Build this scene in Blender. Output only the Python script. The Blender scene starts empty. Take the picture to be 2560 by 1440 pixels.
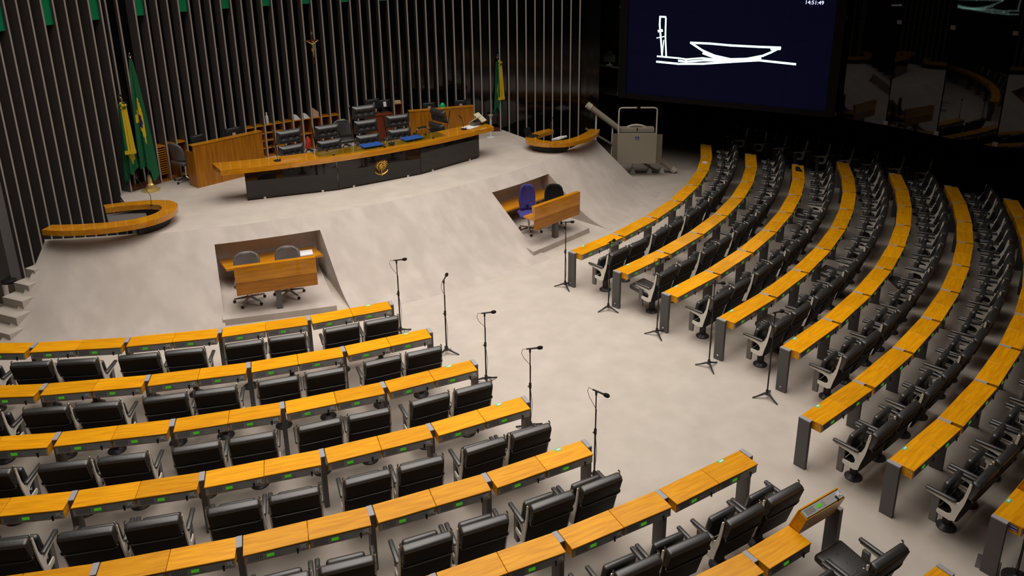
import bpy, bmesh, math, random
from mathutils import Vector, Matrix
random.seed(7)
PI = math.pi
sc = bpy.context.scene
COL = sc.collection

# ------------------------------------------------------------------ camera
cd = bpy.data.cameras.new('camera'); cam = bpy.data.objects.new('camera', cd); COL.objects.link(cam)
_r = Vector((0.80148561, -0.59796807, 0.00741638)); _u = Vector((0.17956172, 0.25246768, 0.95079843)); _w = Vector((0.57041950, 0.76071956, -0.30972139))
_M = Matrix((( _r.x, _u.x, -_w.x, -7.1086354), (_r.y, _u.y, -_w.y, -24.7112663), (_r.z, _u.z, -_w.z, 6.8097), (0, 0, 0, 1)))
cam.matrix_world = _M
cd.sensor_fit = 'HORIZONTAL'; cd.sensor_width = 36.0; cd.lens = 1975.0877 / 2560 * 36
cd.shift_x = -117.9017 / 2560; cd.shift_y = -256.7655 / 2560
cd.clip_start = 0.1; cd.clip_end = 300
sc.camera = cam

# ------------------------------------------------------------------ world, lights, exposure
wd = bpy.data.worlds.new('hall_air'); sc.world = wd; wd.use_nodes = True
wd.node_tree.nodes['Background'].inputs[0].default_value = (1.0, 0.9, 0.8, 1); wd.node_tree.nodes['Background'].inputs[1].default_value = 0.0
sc.view_settings.view_transform = 'Standard'; sc.view_settings.look = 'None'
sc.view_settings.gamma = 1.0; sc.view_settings.use_curve_mapping = False
sc.view_settings.exposure = 0.0

def area(name, loc, sx, sy, power, color=(1.0, 0.90, 0.78), aim=None, spread=180):
    l = bpy.data.lights.new(name, 'AREA'); l.shape = 'RECTANGLE'; l.size = sx; l.size_y = sy
    l.energy = power; l.color = color; l.spread = math.radians(spread)
    o = bpy.data.objects.new(name, l); COL.objects.link(o); o.location = loc
    if aim: o.rotation_euler = (Vector(aim) - Vector(loc)).to_track_quat('-Z', 'Y').to_euler()
    return o
LIGHTS = [  # luminous, louvred ceiling fields over the hall, plus one fill over the left ramp: they throw most of their light downwards
    ((0.4, -13.4, 9.6), 10.5, 13.0, 860, 116),
    ((-5.4, -19.0, 9.6), 4.5, 7.0, 160, 116),
    ((-5.6, -11.5, 9.6), 4.0, 5.0, 120, 116),  # fill light, added to brighten the left side of the ramp
]
for i, (lo, sx, sy, pw, am) in enumerate(LIGHTS):
    area('ceiling_and_fill_lamp', lo, sx, sy, pw, (1.0, 0.925, 0.85), None, am)

# ------------------------------------------------------------------ materials
def mat(name, base=(.5, .5, .5), rough=.5, metal=0.0, spec=.5, coat=0.0, coat_r=.05, emis=None, es=0.0, trans=0.0, ior=1.45, alpha=1.0):
    m = bpy.data.materials.new(name); m.use_nodes = True
    b = m.node_tree.nodes['Principled BSDF']
    b.inputs['Base Color'].default_value = (*base, 1); b.inputs['Roughness'].default_value = rough
    b.inputs['Metallic'].default_value = metal; b.inputs['Specular IOR Level'].default_value = spec
    b.inputs['Coat Weight'].default_value = coat; b.inputs['Coat Roughness'].default_value = coat_r
    b.inputs['IOR'].default_value = ior; b.inputs['Transmission Weight'].default_value = trans; b.inputs['Alpha'].default_value = alpha
    if emis: b.inputs['Emission Color'].default_value = (*emis, 1); b.inputs['Emission Strength'].default_value = es
    return m
def nodes(m): return m.node_tree.nodes, m.node_tree.links, m.node_tree.nodes['Principled BSDF']
def noise_color(m, c1, c2, scale=(1, 1, 1), nscale=5, detail=6, coord='Object', lo=.35, hi=.65, rnd=True, bump=0.0, distort=0.0, c3=None, s3=.6):
    n, l, b = nodes(m)
    tc = n.new('ShaderNodeTexCoord'); mp = n.new('ShaderNodeMapping'); mp.inputs['Scale'].default_value = scale
    l.new(tc.outputs[coord], mp.inputs['Vector'])
    if rnd:
        oi = n.new('ShaderNodeObjectInfo'); mu = n.new('ShaderNodeMath'); mu.operation = 'MULTIPLY'; mu.inputs[1].default_value = 37.0
        l.new(oi.outputs['Random'], mu.inputs[0]); cx = n.new('ShaderNodeCombineXYZ')
        for k in range(3): l.new(mu.outputs[0], cx.inputs[k])
        l.new(cx.outputs[0], mp.inputs['Location'])
    nz = n.new('ShaderNodeTexNoise'); nz.inputs['Scale'].default_value = nscale; nz.inputs['Detail'].default_value = detail; nz.inputs['Distortion'].default_value = distort
    l.new(mp.outputs[0], nz.inputs['Vector'])
    cr = n.new('ShaderNodeValToRGB'); cr.color_ramp.elements[0].position = lo; cr.color_ramp.elements[1].position = hi
    cr.color_ramp.elements[0].color = (*c1, 1); cr.color_ramp.elements[1].color = (*c2, 1)
    l.new(nz.outputs['Fac'], cr.inputs['Fac'])
    out = cr.outputs['Color']
    if c3:  # second, broader stain layer
        n2 = n.new('ShaderNodeTexNoise'); n2.inputs['Scale'].default_value = s3; n2.inputs['Detail'].default_value = 5
        l.new(mp.outputs[0], n2.inputs['Vector'])
        r2 = n.new('ShaderNodeValToRGB'); r2.color_ramp.elements[0].position = .42; r2.color_ramp.elements[1].position = .6
        r2.color_ramp.elements[0].color = (*c3, 1); r2.color_ramp.elements[1].color = (1, 1, 1, 1)
        l.new(n2.outputs['Fac'], r2.inputs['Fac'])
        mx = n.new('ShaderNodeMixRGB'); mx.blend_type = 'MULTIPLY'; mx.inputs['Fac'].default_value = 1
        l.new(out, mx.inputs[1]); l.new(r2.outputs['Color'], mx.inputs[2]); out = mx.outputs['Color']
    if rnd:
        hv = n.new('ShaderNodeHueSaturation'); ma = n.new('ShaderNodeMapRange')
        ma.inputs['To Min'].default_value = .86; ma.inputs['To Max'].default_value = 1.1
        l.new(oi.outputs['Random'], ma.inputs['Value']); l.new(ma.outputs[0], hv.inputs['Value']); l.new(out, hv.inputs['Color']); out = hv.outputs['Color']
    l.new(out, b.inputs['Base Color'])
    if bump:
        bp = n.new('ShaderNodeBump'); bp.inputs['Strength'].default_value = bump; bp.inputs['Distance'].default_value = .01
        l.new(nz.outputs['Fac'], bp.inputs['Height']); l.new(bp.outputs[0], b.inputs['Normal'])
    return m
M = {}
M['carpet'] = noise_color(mat('carpet', rough=.95, spec=.1), (.475, .425, .375), (.53, .475, .42), nscale=3.0, detail=12, coord='Object', rnd=False, c3=(.955, .95, .945), s3=1.7, lo=.3, hi=.7)
M['carpet_ramp'] = noise_color(mat('carpet_ramp', rough=.95, spec=.1), (.465, .41, .37), (.52, .46, .415), scale=(1.6, .8, .8), nscale=2.6, detail=12, coord='Object', rnd=False, c3=(.93, .925, .92), s3=1.3, lo=.3, hi=.7)
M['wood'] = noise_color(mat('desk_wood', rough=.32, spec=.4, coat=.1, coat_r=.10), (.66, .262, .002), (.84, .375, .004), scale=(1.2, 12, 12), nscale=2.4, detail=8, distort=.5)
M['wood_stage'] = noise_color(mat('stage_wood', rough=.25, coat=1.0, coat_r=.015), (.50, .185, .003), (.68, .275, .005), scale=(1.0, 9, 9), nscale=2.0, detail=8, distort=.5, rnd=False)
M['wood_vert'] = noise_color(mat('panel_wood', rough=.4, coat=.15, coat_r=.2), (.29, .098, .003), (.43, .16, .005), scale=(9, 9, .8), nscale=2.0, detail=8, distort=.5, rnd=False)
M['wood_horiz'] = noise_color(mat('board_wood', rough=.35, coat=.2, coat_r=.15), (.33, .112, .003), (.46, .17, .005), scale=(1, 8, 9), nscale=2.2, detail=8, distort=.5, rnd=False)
M['wood_dark'] = noise_color(mat('dark_wood', rough=.4), (.07, .018, .006), (.12, .03, .01), scale=(8, 8, 1), nscale=2)
M['mahogany'] = noise_color(mat('mahogany', rough=.35), (.13, .022, .008), (.20, .04, .012), scale=(8, 8, .8), nscale=2)
M['post'] = mat('post_metal', (.105, .10, .10), .55, 0.0, .4)
M['post_cap'] = mat('post_cap', (.34, .33, .35), .45, .0, .4)
M['alu'] = noise_color(mat('panel_aluminium', rough=.45, metal=.0, spec=.5), (.30, .29, .28), (.40, .39, .375), scale=(2, 20, 60), nscale=3, rnd=False)
M['display'] = mat('lcd_display', (.06, .3, .02), .4, emis=(.10, .55, .02), es=.34)
M['keypad'] = mat('keypad', (.32, .32, .32), .5)
M['label'] = noise_color(mat('printed_label', rough=.6), (.12, .12, .12), (.62, .62, .60), scale=(60, 1, 8), nscale=3, detail=1, lo=.42, hi=.46, rnd=False)
M['black'] = mat('black_plastic', (.012, .012, .012), .45)
M['leather'] = noise_color(mat('black_leather', rough=.42, spec=.8, ior=1.6), (.018, .017, .017), (.028, .027, .027), nscale=60, detail=2, rnd=False, bump=.08)
M['leather_back'] = mat('leather_back', (.010, .009, .0085), .65, spec=.25)
M['frame'] = mat('cast_aluminium', (.78, .73, .64), .45, .0)
M['chrome'] = mat('chrome', (.75, .73, .70), .14, 1.0)
M['rim'] = mat('polished_rim', (.62, .60, .57), .22, .9)
M['base'] = mat('base_plate', (.035, .035, .04), .35)
M['slat'] = mat('slat_body', (.115, .10, .093), .5, spec=.35)
M['slat_edge'] = mat('slat_edge', (.38, .335, .305), .45, .0)
M['wallback'] = mat('black_gloss_wall', (.004, .004, .004), .08, spec=.5)
M['green'] = mat('green_panel', (.0, .21, .075), .5)
M['glass_black'] = mat('black_glass', (.002, .002, .002), .02, spec=.30)
M['panel_black'] = mat('black_lacquer', (.010, .008, .008), .03, spec=.6)
M['clear'] = mat('clear_glass', (.85, .95, .88), .0, trans=1.0, ior=1.45)
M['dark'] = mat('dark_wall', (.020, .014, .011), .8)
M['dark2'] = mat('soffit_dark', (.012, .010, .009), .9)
M['ceil'] = mat('ceiling_paint', (.05, .047, .045), .9)
M['gold'] = mat('gold_metal', (.62, .36, .07), .35, .8)
M['brass'] = mat('brass', (.80, .58, .20), .25, .6)
M['fgreen'] = mat('flag_green', (.004, .10, .034), .7)
M['fyellow'] = mat('flag_yellow', (.62, .43, .004), .7)
M['fblue'] = mat('flag_blue', (.012, .012, .10), .7)
M['white'] = mat('white_paint', (.66, .66, .66), .5)
M['paper'] = mat('paper', (.72, .71, .72), .8)
M['blue'] = mat('blue_leather', (.012, .07, .30), .55)
M['purple'] = mat('purple_fabric', (.045, .035, .19), .9)
M['fabric'] = mat('black_fabric', (.012, .012, .012), .9, spec=.2)
M['grey_plastic'] = mat('grey_plastic', (.13, .12, .115), .4)
M['beige'] = mat('beige_metal', (.33, .29, .225), .5)
M['beige_dark'] = mat('beige_dark_metal', (.17, .14, .10), .55)
M['cream'] = mat('cream_plastic', (.55, .51, .42), .5)
M['navy'] = mat('navy_sign', (.02, .03, .22), .5)
M['led'] = mat('led_tile', (.001, .001, .003), .6, spec=.08, emis=(.0022, .0022, .011), es=.8)
M['led_line'] = mat('led_line', (.8, 1, .95), .5, emis=(.66, 1.0, .88), es=1.7)
M['led_clock'] = mat('led_clock', (.6, .6, 1), .5, emis=(.55, .62, 1.0), es=2.2)
M['bezel'] = mat('bezel', (.006, .005, .005), .7, spec=.15)
M['red'] = mat('red_cloth', (.5, .03, .02), .8)
M['greenp'] = mat('green_plastic', (.0, .35, .12), .5)
M['cardboard'] = mat('pale_wood', (.50, .33, .22), .7)
M['figure'] = mat('gilt_bronze', (.80, .50, .16), .3, .7)
M['cable'] = mat('cable', (.02, .018, .016), .6)
M['sticker'] = mat('sticker_green', (.10, .55, .22), .5)
M['bookcover'] = mat('cream_book', (.55, .50, .33), .7)

def thin_glass(name, tint, f=.12):
    m = bpy.data.materials.new(name); m.use_nodes = True; n = m.node_tree.nodes; l = m.node_tree.links; n.clear()
    o = n.new('ShaderNodeOutputMaterial'); mx = n.new('ShaderNodeMixShader'); t = n.new('ShaderNodeBsdfTransparent'); g = n.new('ShaderNodeBsdfGlossy'); fr = n.new('ShaderNodeFresnel')
    fr.inputs['IOR'].default_value = 1.5; t.inputs['Color'].default_value = (*tint, 1); g.inputs['Roughness'].default_value = .01
    ge = n.new('ShaderNodeNewGeometry'); iv = n.new('ShaderNodeMath'); iv.operation = 'SUBTRACT'; iv.inputs[0].default_value = 1; l.new(ge.outputs['Backfacing'], iv.inputs[1]); mu = n.new('ShaderNodeMath'); mu.operation = 'MULTIPLY'; l.new(fr.outputs[0], mu.inputs[0]); l.new(iv.outputs[0], mu.inputs[1]); l.new(mu.outputs[0], mx.inputs[0]); l.new(t.outputs[0], mx.inputs[1]); l.new(g.outputs[0], mx.inputs[2]); l.new(mx.outputs[0], o.inputs['Surface']); return m
M['clear'] = thin_glass('clear_glass', (.80, .88, .80))
# ------------------------------------------------------------------ mesh builder
class MB:
    def __init__(s): s.v = []; s.f = []; s.m = []
    def add(s, vs, fs, mi=0, X=None):
        o = len(s.v)
        for p in vs:
            p = Vector(p); s.v.append(tuple(X @ p) if X else tuple(p))
        for q in fs: s.f.append([o + i for i in q]); s.m.append(mi)
        return s
    def box(s, x0, x1, y0, y1, z0, z1, mi=0, X=None):
        vs = [(x, y, z) for z in (z0, z1) for y in (y0, y1) for x in (x0, x1)]
        return s.add(vs, [(0, 2, 3, 1), (4, 5, 7, 6), (0, 1, 5, 4), (1, 3, 7, 5), (3, 2, 6, 7), (2, 0, 4, 6)], mi, X)
    def rbox(s, x0, x1, y0, y1, z0, z1, b=.01, seg=2, mi=0, X=None):
        bm = bmesh.new(); bmesh.ops.create_cube(bm, size=1)
        for v in bm.verts: v.co = Vector(((x0 + x1) / 2 + v.co.x * (x1 - x0), (y0 + y1) / 2 + v.co.y * (y1 - y0), (z0 + z1) / 2 + v.co.z * (z1 - z0)))
        bmesh.ops.bevel(bm, geom=bm.edges[:] , offset=b, segments=seg, profile=.5, affect='EDGES', clamp_overlap=True)
        bm.verts.index_update()
        s.add([v.co.copy() for v in bm.verts], [[v.index for v in f.verts] for f in bm.faces], mi, X); bm.free(); return s
    def cyl(s, p0, p1, r0, r1=None, n=12, mi=0, caps=True, X=None):
        p0 = Vector(p0); p1 = Vector(p1); r1 = r0 if r1 is None else r1
        d = (p1 - p0).normalized(); a = d.orthogonal().normalized(); b = d.cross(a)
        vs = []
        for p, r in ((p0, r0), (p1, r1)):
            for k in range(n):
                t = 2 * PI * k / n; vs.append(p + (a * math.cos(t) + b * math.sin(t)) * r)
        fs = [(k, (k + 1) % n, n + (k + 1) % n, n + k) for k in range(n)]
        if caps: fs += [tuple(range(n - 1, -1, -1)), tuple(range(n, 2 * n))]
        return s.add(vs, fs, mi, X)
    def tube(s, pts, r, n=8, mi=0, caps=True, X=None):
        pts = [Vector(p) for p in pts]; rs = r if isinstance(r, (list, tuple)) else [r] * len(pts)
        t = (pts[1] - pts[0]).normalized(); a = t.orthogonal().normalized(); vs = []
        for i, p in enumerate(pts):
            t2 = (pts[min(i + 1, len(pts) - 1)] - pts[max(i - 1, 0)]).normalized()
            q = t.rotation_difference(t2); a = (q @ a).normalized(); t = t2; b = t.cross(a)
            for k in range(n):
                w = 2 * PI * k / n; vs.append(p + (a * math.cos(w) + b * math.sin(w)) * rs[i])
        fs = [(i * n + k, i * n + (k + 1) % n, (i + 1) * n + (k + 1) % n, (i + 1) * n + k) for i in range(len(pts) - 1) for k in range(n)]
        if caps: fs += [tuple(range(n - 1, -1, -1)), tuple(range((len(pts) - 1) * n, len(pts) * n))]
        return s.add(vs, fs, mi, X)
    def lathe(s, prof, n=20, c=(0, 0, 0), mi=0, X=None):
        vs = []; 
        for r, z in prof:
            for k in range(n):
                t = 2 * PI * k / n; vs.append((c[0] + r * math.cos(t), c[1] + r * math.sin(t), c[2] + z))
        fs = [(i * n + k, i * n + (k + 1) % n, (i + 1) * n + (k + 1) % n, (i + 1) * n + k) for i in range(len(prof) - 1) for k in range(n)]
        fs += [tuple(range(n - 1, -1, -1)), tuple(range((len(prof) - 1) * n, len(prof) * n))]
        return s.add(vs, fs, mi, X)
    def ball(s, c, rx, ry=None, rz=None, n=12, m=8, mi=0, X=None):
        ry = rx if ry is None else ry; rz = rx if rz is None else rz; vs = [(c[0], c[1], c[2] - rz)]
        for i in range(1, m):
            t = PI * i / m
            for k in range(n):
                w = 2 * PI * k / n; vs.append((c[0] + rx * math.sin(t) * math.cos(w), c[1] + ry * math.sin(t) * math.sin(w), c[2] - rz * math.cos(t)))
        vs.append((c[0], c[1], c[2] + rz)); L = len(vs) - 1
        fs = [(0, 1 + (k + 1) % n, 1 + k) for k in range(n)]
        fs += [(1 + i * n + k, 1 + i * n + (k + 1) % n, 1 + (i + 1) * n + (k + 1) % n, 1 + (i + 1) * n + k) for i in range(m - 2) for k in range(n)]
        fs += [(1 + (m - 2) * n + k, 1 + (m - 2) * n + (k + 1) % n, L) for k in range(n)]
        return s.add(vs, fs, mi, X)
    def prism(s, poly, a, b, plane='xy', mi=0, X=None):
        def P(q, h): return {'xy': (q[0], q[1], h), 'yz': (h, q[0], q[1]), 'xz': (q[0], h, q[1])}[plane]
        n = len(poly); vs = [P(q, a) for q in poly] + [P(q, b) for q in poly]
        fs = [tuple(range(n - 1, -1, -1)), tuple(range(n, 2 * n))] + [(k, (k + 1) % n, n + (k + 1) % n, n + k) for k in range(n)]
        return s.add(vs, fs, mi, X)
    def strip(s, A, B, z0, z1, mi=0):  # slab between two polylines A (outer) and B (inner), quads
        n = len(A)
        vs = [(p[0], p[1], z0) for p in A] + [(p[0], p[1], z0) for p in B] + [(p[0], p[1], z1) for p in A] + [(p[0], p[1], z1) for p in B]
        fs = []
        for i in range(n - 1):
            fs += [(i, i + 1, n + i + 1, n + i), (2 * n + i, 3 * n + i, 3 * n + i + 1, 2 * n + i + 1), (i, 2 * n + i, 2 * n + i + 1, i + 1), (n + i, n + i + 1, 3 * n + i + 1, 3 * n + i)]
        fs += [(0, n, 3 * n, 2 * n), (n - 1, 3 * n - 1, 4 * n - 1, 2 * n - 1)]
        return s.add(vs, fs, mi)
    def mesh(s, name, mats, smooth=35):
        me = bpy.data.meshes.new(name); me.from_pydata(s.v, [], s.f)
        for m in mats: me.materials.append(M[m])
        me.polygons.foreach_set('material_index', s.m)
        bm = bmesh.new(); bm.from_mesh(me); bmesh.ops.recalc_face_normals(bm, faces=bm.faces); bm.to_mesh(me); bm.free()
        if smooth: me.shade_smooth(); me.set_sharp_from_angle(angle=math.radians(smooth))
        me.update(); return me
def link(name, data, parent=None, loc=None, rot=None):
    o = bpy.data.objects.new(name, data); COL.objects.link(o)
    if parent: o.parent = parent
    if loc is not None: o.location = loc
    if rot is not None: o.rotation_euler = rot
    return o
def obj(name, mb, mats, parent=None, loc=None, rot=None, smooth=35):
    return link(name, mb.mesh(name, [mats] if isinstance(mats, str) else mats, smooth), parent, loc, rot)
def tag(o, label, cat, group=None):
    o['label'] = label; o['category'] = cat
    if group: o['group'] = group
    return o
def thing(name, label, cat, loc=(0, 0, 0), rz=0, group=None):
    o = link(name, None, None, loc, (0, 0, rz)); o.empty_display_size = .1
    return tag(o, label, cat, group)
def struct(o): o['kind'] = 'structure'; return o
def copy_tree(root):
    r = root.copy(); COL.objects.link(r)
    for ch in root.children:
        c = ch.copy(); COL.objects.link(c); c.parent = r
        for g in ch.children:
            d = g.copy(); COL.objects.link(d); d.parent = c
    return r
ORD = ['', 'first', 'second', 'third', 'fourth', 'fifth', 'sixth', 'seventh', 'eighth', 'ninth', 'tenth', 'eleventh', 'twelfth', 'thirteenth', 'fourteenth', 'fifteenth', 'sixteenth', 'seventeenth', 'eighteenth', 'nineteenth', 'twentieth']
_Mi = _M.inverted()
def seen(P, mx=120, my=120):   # is a world point inside the photographed view (to leave out repeats nobody can see)
    q = _Mi @ Vector(P)
    if q.z > -.5: return False
    x = 1280 + 117.9 + 1975.09 * q.x / -q.z; y = 720 - 256.77 - 1975.09 * q.y / -q.z
    return -mx < x < 2560 + mx and -my < y < 1440 + my

# ------------------------------------------------------------------ setting: floor, stage, ramp
ZS = 1.2
def arcy(x, y0, R): return y0 + R - math.sqrt(R * R - x * x)
fl = MB().add([(-30, -42, 0), (30, -42, 0), (30, 6, 0), (-30, 6, 0)], [(0, 1, 2, 3)])
struct(obj('floor', fl, 'carpet'))
ce = MB().box(-16, 16, -34, 2, 11.0, 11.2)
struct(obj('ceiling', ce, 'ceil'))
def ramp(s, t):
    xt = 6.58 * s; xb = 7.2 * s + (-.30 if s < 0 else -.08) * max(0, (abs(s) - .65) / .35)
    T = Vector((xt, arcy(xt, -9.72, 14), ZS)); B = Vector((xb, arcy(xb, -11.6, 14), 0))
    P = T + (B - T) * t
    if t > .70: P.z = ZS * .30 * max(0, 1 - (t - .70) / .6) ** 2      # the foot runs out softly into the floor
    return P
SA, SB, T0 = .305, .592, .185
ss = sorted(set([-1, 1, -SA, SA, -SB, SB] + [i / 24 for i in range(-23, 24)]))
ss = [v for i, v in enumerate(ss) if v in (-1, 1, -SA, SA, -SB, SB) or min(abs(v - q) for q in (-SA, SA, -SB, SB)) > .012]
tt = [0, .03, .1, T0, .3, .42, .55, .70, .78, .86, .94, 1.02, 1.10, 1.18, 1.24, 1.30]
rm = MB(); idx = {}
for i, s_ in enumerate(ss):
    for j, t_ in enumerate(tt): idx[i, j] = len(rm.v); rm.v.append(tuple(ramp(s_, t_)))
for i in range(len(ss) - 1):
    mid = abs((ss[i] + ss[i + 1]) / 2)
    for j in range(len(tt) - 1):
        if SA < mid < SB and tt[j] >= T0 - 1e-6: continue
        rm.f.append([idx[i, j], idx[i + 1, j], idx[i + 1, j + 1], idx[i, j + 1]]); rm.m.append(0)
for s_ in (-1, 1):   # side cheeks
    pts = [tuple(ramp(s_, t_)) for t_ in tt]; bot = [(p[0], p[1], -.01) for p in pts]
    n = len(pts); rm.add(pts + bot, [(k, k + 1, n + k + 1, n + k) for k in range(n - 1)])
    a = ramp(s_, 0); rm.add([tuple(a), (a.x, a.y, 0), (a.x, a.y + .10, 0), (a.x, a.y + .10, ZS)], [(0, 1, 2, 3)])
rampo = struct(obj('ramp', rm, 'carpet_ramp', smooth=50))
rampo['label'] = 'carpeted sloping front of the stage with two recesses'
# niches let into the ramp
def niche(sgn, front):
    nb = MB()
    A = [ramp(sgn * q, T0) for q in (SA, SB)]
    back = [(p.x, p.y + .28) for p in A]
    fr = front if sgn > 0 else [front[1], front[0]]
    # edge points down each side
    for q, bk in zip((SA, SB), back):
        line = [ramp(sgn * q, t_) for t_ in tt if t_ >= T0 - 1e-6]
        vs = [tuple(p) for p in line]; n = len(vs)
        low = [(p.x, p.y, 0.0) for p in line]
        nb.add(vs + low, [(k, k + 1, n + k + 1, n + k) for k in range(n - 1)])
        p = line[0]; nb.add([tuple(p), (p.x, p.y, 0), (bk[0], bk[1], 0), (bk[0], bk[1], p.z)], [(0, 1, 2, 3)])
    nb.add([(back[0][0], back[0][1], 0), (back[1][0], back[1][1], 0), (back[1][0], back[1][1], A[1].z), (back[0][0], back[0][1], A[0].z)], [(0, 1, 2, 3)])
    nb.add([tuple(A[0]), tuple(A[1]), (back[1][0], back[1][1], A[1].z), (back[0][0], back[0][1], A[0].z)], [(0, 1, 2, 3)])
    o = obj('niche_lining', nb, 'carpet_ramp', rampo, smooth=0)
    pl = MB().prism([back[0], back[1], fr[1], fr[0]], 0.0, .12)
    obj('plinth', pl, 'carpet_ramp', rampo, smooth=0)
niche(-1, [(-4.31, -11.02), (-2.46, -11.66)])
niche(1, [(1.97, -11.70), (3.86, -11.28)])
# stage top: centre slab and the two front strips beside the speaker pits
WR, WY = 10.2, -14.9           # slat wall arc (radius, centre y)
def wally(x, R=WR): return WY + math.sqrt(max(R * R - x * x, 0))
st = MB()
xs = [-5.0 + i * .5 for i in range(21)]
A = [(x, arcy(x, -9.72, 14)) for x in xs]; B = [(x, wally(x, 10.7)) for x in xs]
st.strip(A, B, ZS - .1, ZS)
for sg in (-1, 1):
    xs2 = [sg * v for v in (5.0, 5.4, 5.8, 6.2, 6.58)]
    A = [(x, arcy(x, -9.72, 14)) for x in xs2]; B = [(x, arcy(x, -9.72, 14) + .10) for x in xs2]
    st.strip(A, B, ZS - .1, ZS)
    st.box(sg * 5.0 - .01, sg * 5.0 + .01, -8.7, -5.95, 0.0, ZS - .1)
    for a, b in zip(B[:-1], B[1:]): st.add([(*a, 0), (*b, 0), (*b, ZS - .1), (*a, ZS - .1)], [(0, 1, 2, 3)])
struct(obj('floor_stage', st, 'carpet', smooth=0))

# steps up to the left speaker pit (and the twin flight on the right, under the lift)
def stairs(sg, name):
    up = Vector((.84 * -sg, .54, 0)); side = Vector((up.y, -up.x, 0)) * (1 if sg < 0 else -1)   # side points to the audience
    sb = struct(link(name, None)); 
    top0 = Vector((-6.97, -8.38, 0)) if sg < 0 else Vector((6.97, -8.38, 0))
    for k in range(5):
        z1 = .86 - .172 * k
        e = top0 - up * (.25 * k)             # outer end of nosing
        far = e - side * .0; near = e + side * max(.1, -(e.x + 6.58 + .551 * (-8.1 - e.y)) / 1.003 - .004)
        dn = up * (.27 if k else .42)
        q = [near, far, far + dn, near + dn]
        b = MB().prism([(p.x, p.y) for p in q], 0, z1 if k else .86)
        obj('step', b, 'carpet', sb, smooth=0)
    return sb
stairs(-1, 'floor_steps_left')
# ------------------------------------------------------------------ slatted back wall
wall = struct(link('wall_back', None)); 
TH = [math.radians(-43.2) + i * (.2499 / WR) for i in range(61)]
wb = MB()
pts = [(10.5 * math.sin(t), WY + 10.5 * math.cos(t)) for t in [math.radians(-43.9 + i * 1.0) for i in range(89)]]
for i in range(len(pts) - 1):
    a, b = pts[i], pts[i + 1]; wb.add([(a[0], a[1], 0), (b[0], b[1], 0), (b[0], b[1], 9.0), (a[0], a[1], 9.0)], [(0, 1, 2, 3)])
obj('backing', wb, 'wallback', wall)
def slat_mesh(r0):
    b = MB(); b.box(-.014, .014, r0 + .008, 10.49, 0, 9.0, 0); b.box(-.0175, .0175, r0, r0 + .008, 0, 9.0, 1)
    return b.mesh('slat', ['slat', 'slat_edge'], 0)
sm, sm2 = slat_mesh(10.2), slat_mesh(10.40)
gp = MB(); gp.box(-.104, .104, 10.26, 10.30, 4.95, 9.0); gpm = gp.mesh('green_panel', ['green'], 0)
NICHE = set()
def nearest(x): return min(range(len(TH)), key=lambda i: abs(WR * math.sin(TH[i]) - x))
iL = nearest(-4.79); iR = nearest(4.95)
NICHE = {iL + 1, iL + 2, iR - 1, iR - 2}
ic = nearest(-.14)
for i, t in enumerate(TH):
    o = link('slat', sm2 if i in NICHE else sm, wall, (0, WY, 0), (0, 0, -t))
    if (i - ic) % 4 == 0 and i < len(TH) - 1:
        link('green_panel', gpm, wall, (0, WY, 0), (0, 0, -(t + .125 / WR)))
# recess where the flags stand: dark wooden plinths
for i0 in (iL, iR - 3):
    t0, t1 = TH[i0] + .03 / WR, TH[i0 + 3] - .03 / WR; A = []; B = []
    for k in range(5):
        t = t0 + (t1 - t0) * k / 4; A.append((10.22 * math.sin(t), WY + 10.22 * math.cos(t))); B.append((10.385 * math.sin(t), WY + 10.385 * math.cos(t)))
    obj('niche_plinth', MB().strip(A, B, ZS, ZS + .09), 'wood_dark', wall, smooth=0)
# end jamb of the wall at the left
t = TH[0] - .35 / WR
b = MB().box(-.11, .11, 10.05, 10.45, 0, 9.0); obj('jamb', b, 'grey_plastic', wall, (0, WY, 0), (0, 0, -t), smooth=0)

# ------------------------------------------------------------------ gallery on the right: glazed front over a dark recess
GP = [(7.46, -6.36), (7.784, -7.711), (10.712, -12.868), (10.896, -14.229), (10.936, -15.523), (11.051, -16.836), (10.99, -18.2), (10.7, -20.0), (10.2, -23.0)]
ZB = 2.2
wr = struct(link('wall_right', None))
def vpane(name, a, b, z0, z1, th, m, parent, gap=.012, off=0.0):
    a = Vector((*a, 0)); b = Vector((*b, 0)); d = (b - a); L = d.length; d.normalize()
    ang = math.atan2(d.y, d.x)
    bb = MB().box(gap, L - gap, -th / 2, th / 2, z0, z1)
    return obj(name, bb, m, parent, (a.x, a.y, off), (0, 0, ang), smooth=0)
vpane('pane', GP[0], GP[1], 2.22, 3.55, .02, 'clear', wr)
vpane('pane', GP[0], GP[1], 3.56, 4.72, .02, 'glass_black', wr)
vpane('pane', GP[0], GP[1], 4.74, 9.0, .02, 'glass_black', wr)
for i in range(1, len(GP) - 1):
    vpane('pane', GP[i], GP[i + 1], ZB, 4.72, .02, 'glass_black', wr)
    vpane('pane', GP[i], GP[i + 1], 4.74, 9.0, .02, 'glass_black', wr)
for i in range(1, len(GP)):
    x, y = GP[i]; d = Vector((GP[i][0] - GP[i - 1][0], GP[i][1] - GP[i - 1][1], 0)).normalized()
    for z in (2.26, 4.73):
        bb = MB().rbox(-.06, .06, -.035, .0, -.05, .05, .008, 1)
        obj('clamp', bb, 'grey_plastic', wr, (x, y - .0, z), (0, 0, math.atan2(d.y, d.x)), smooth=0)
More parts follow.
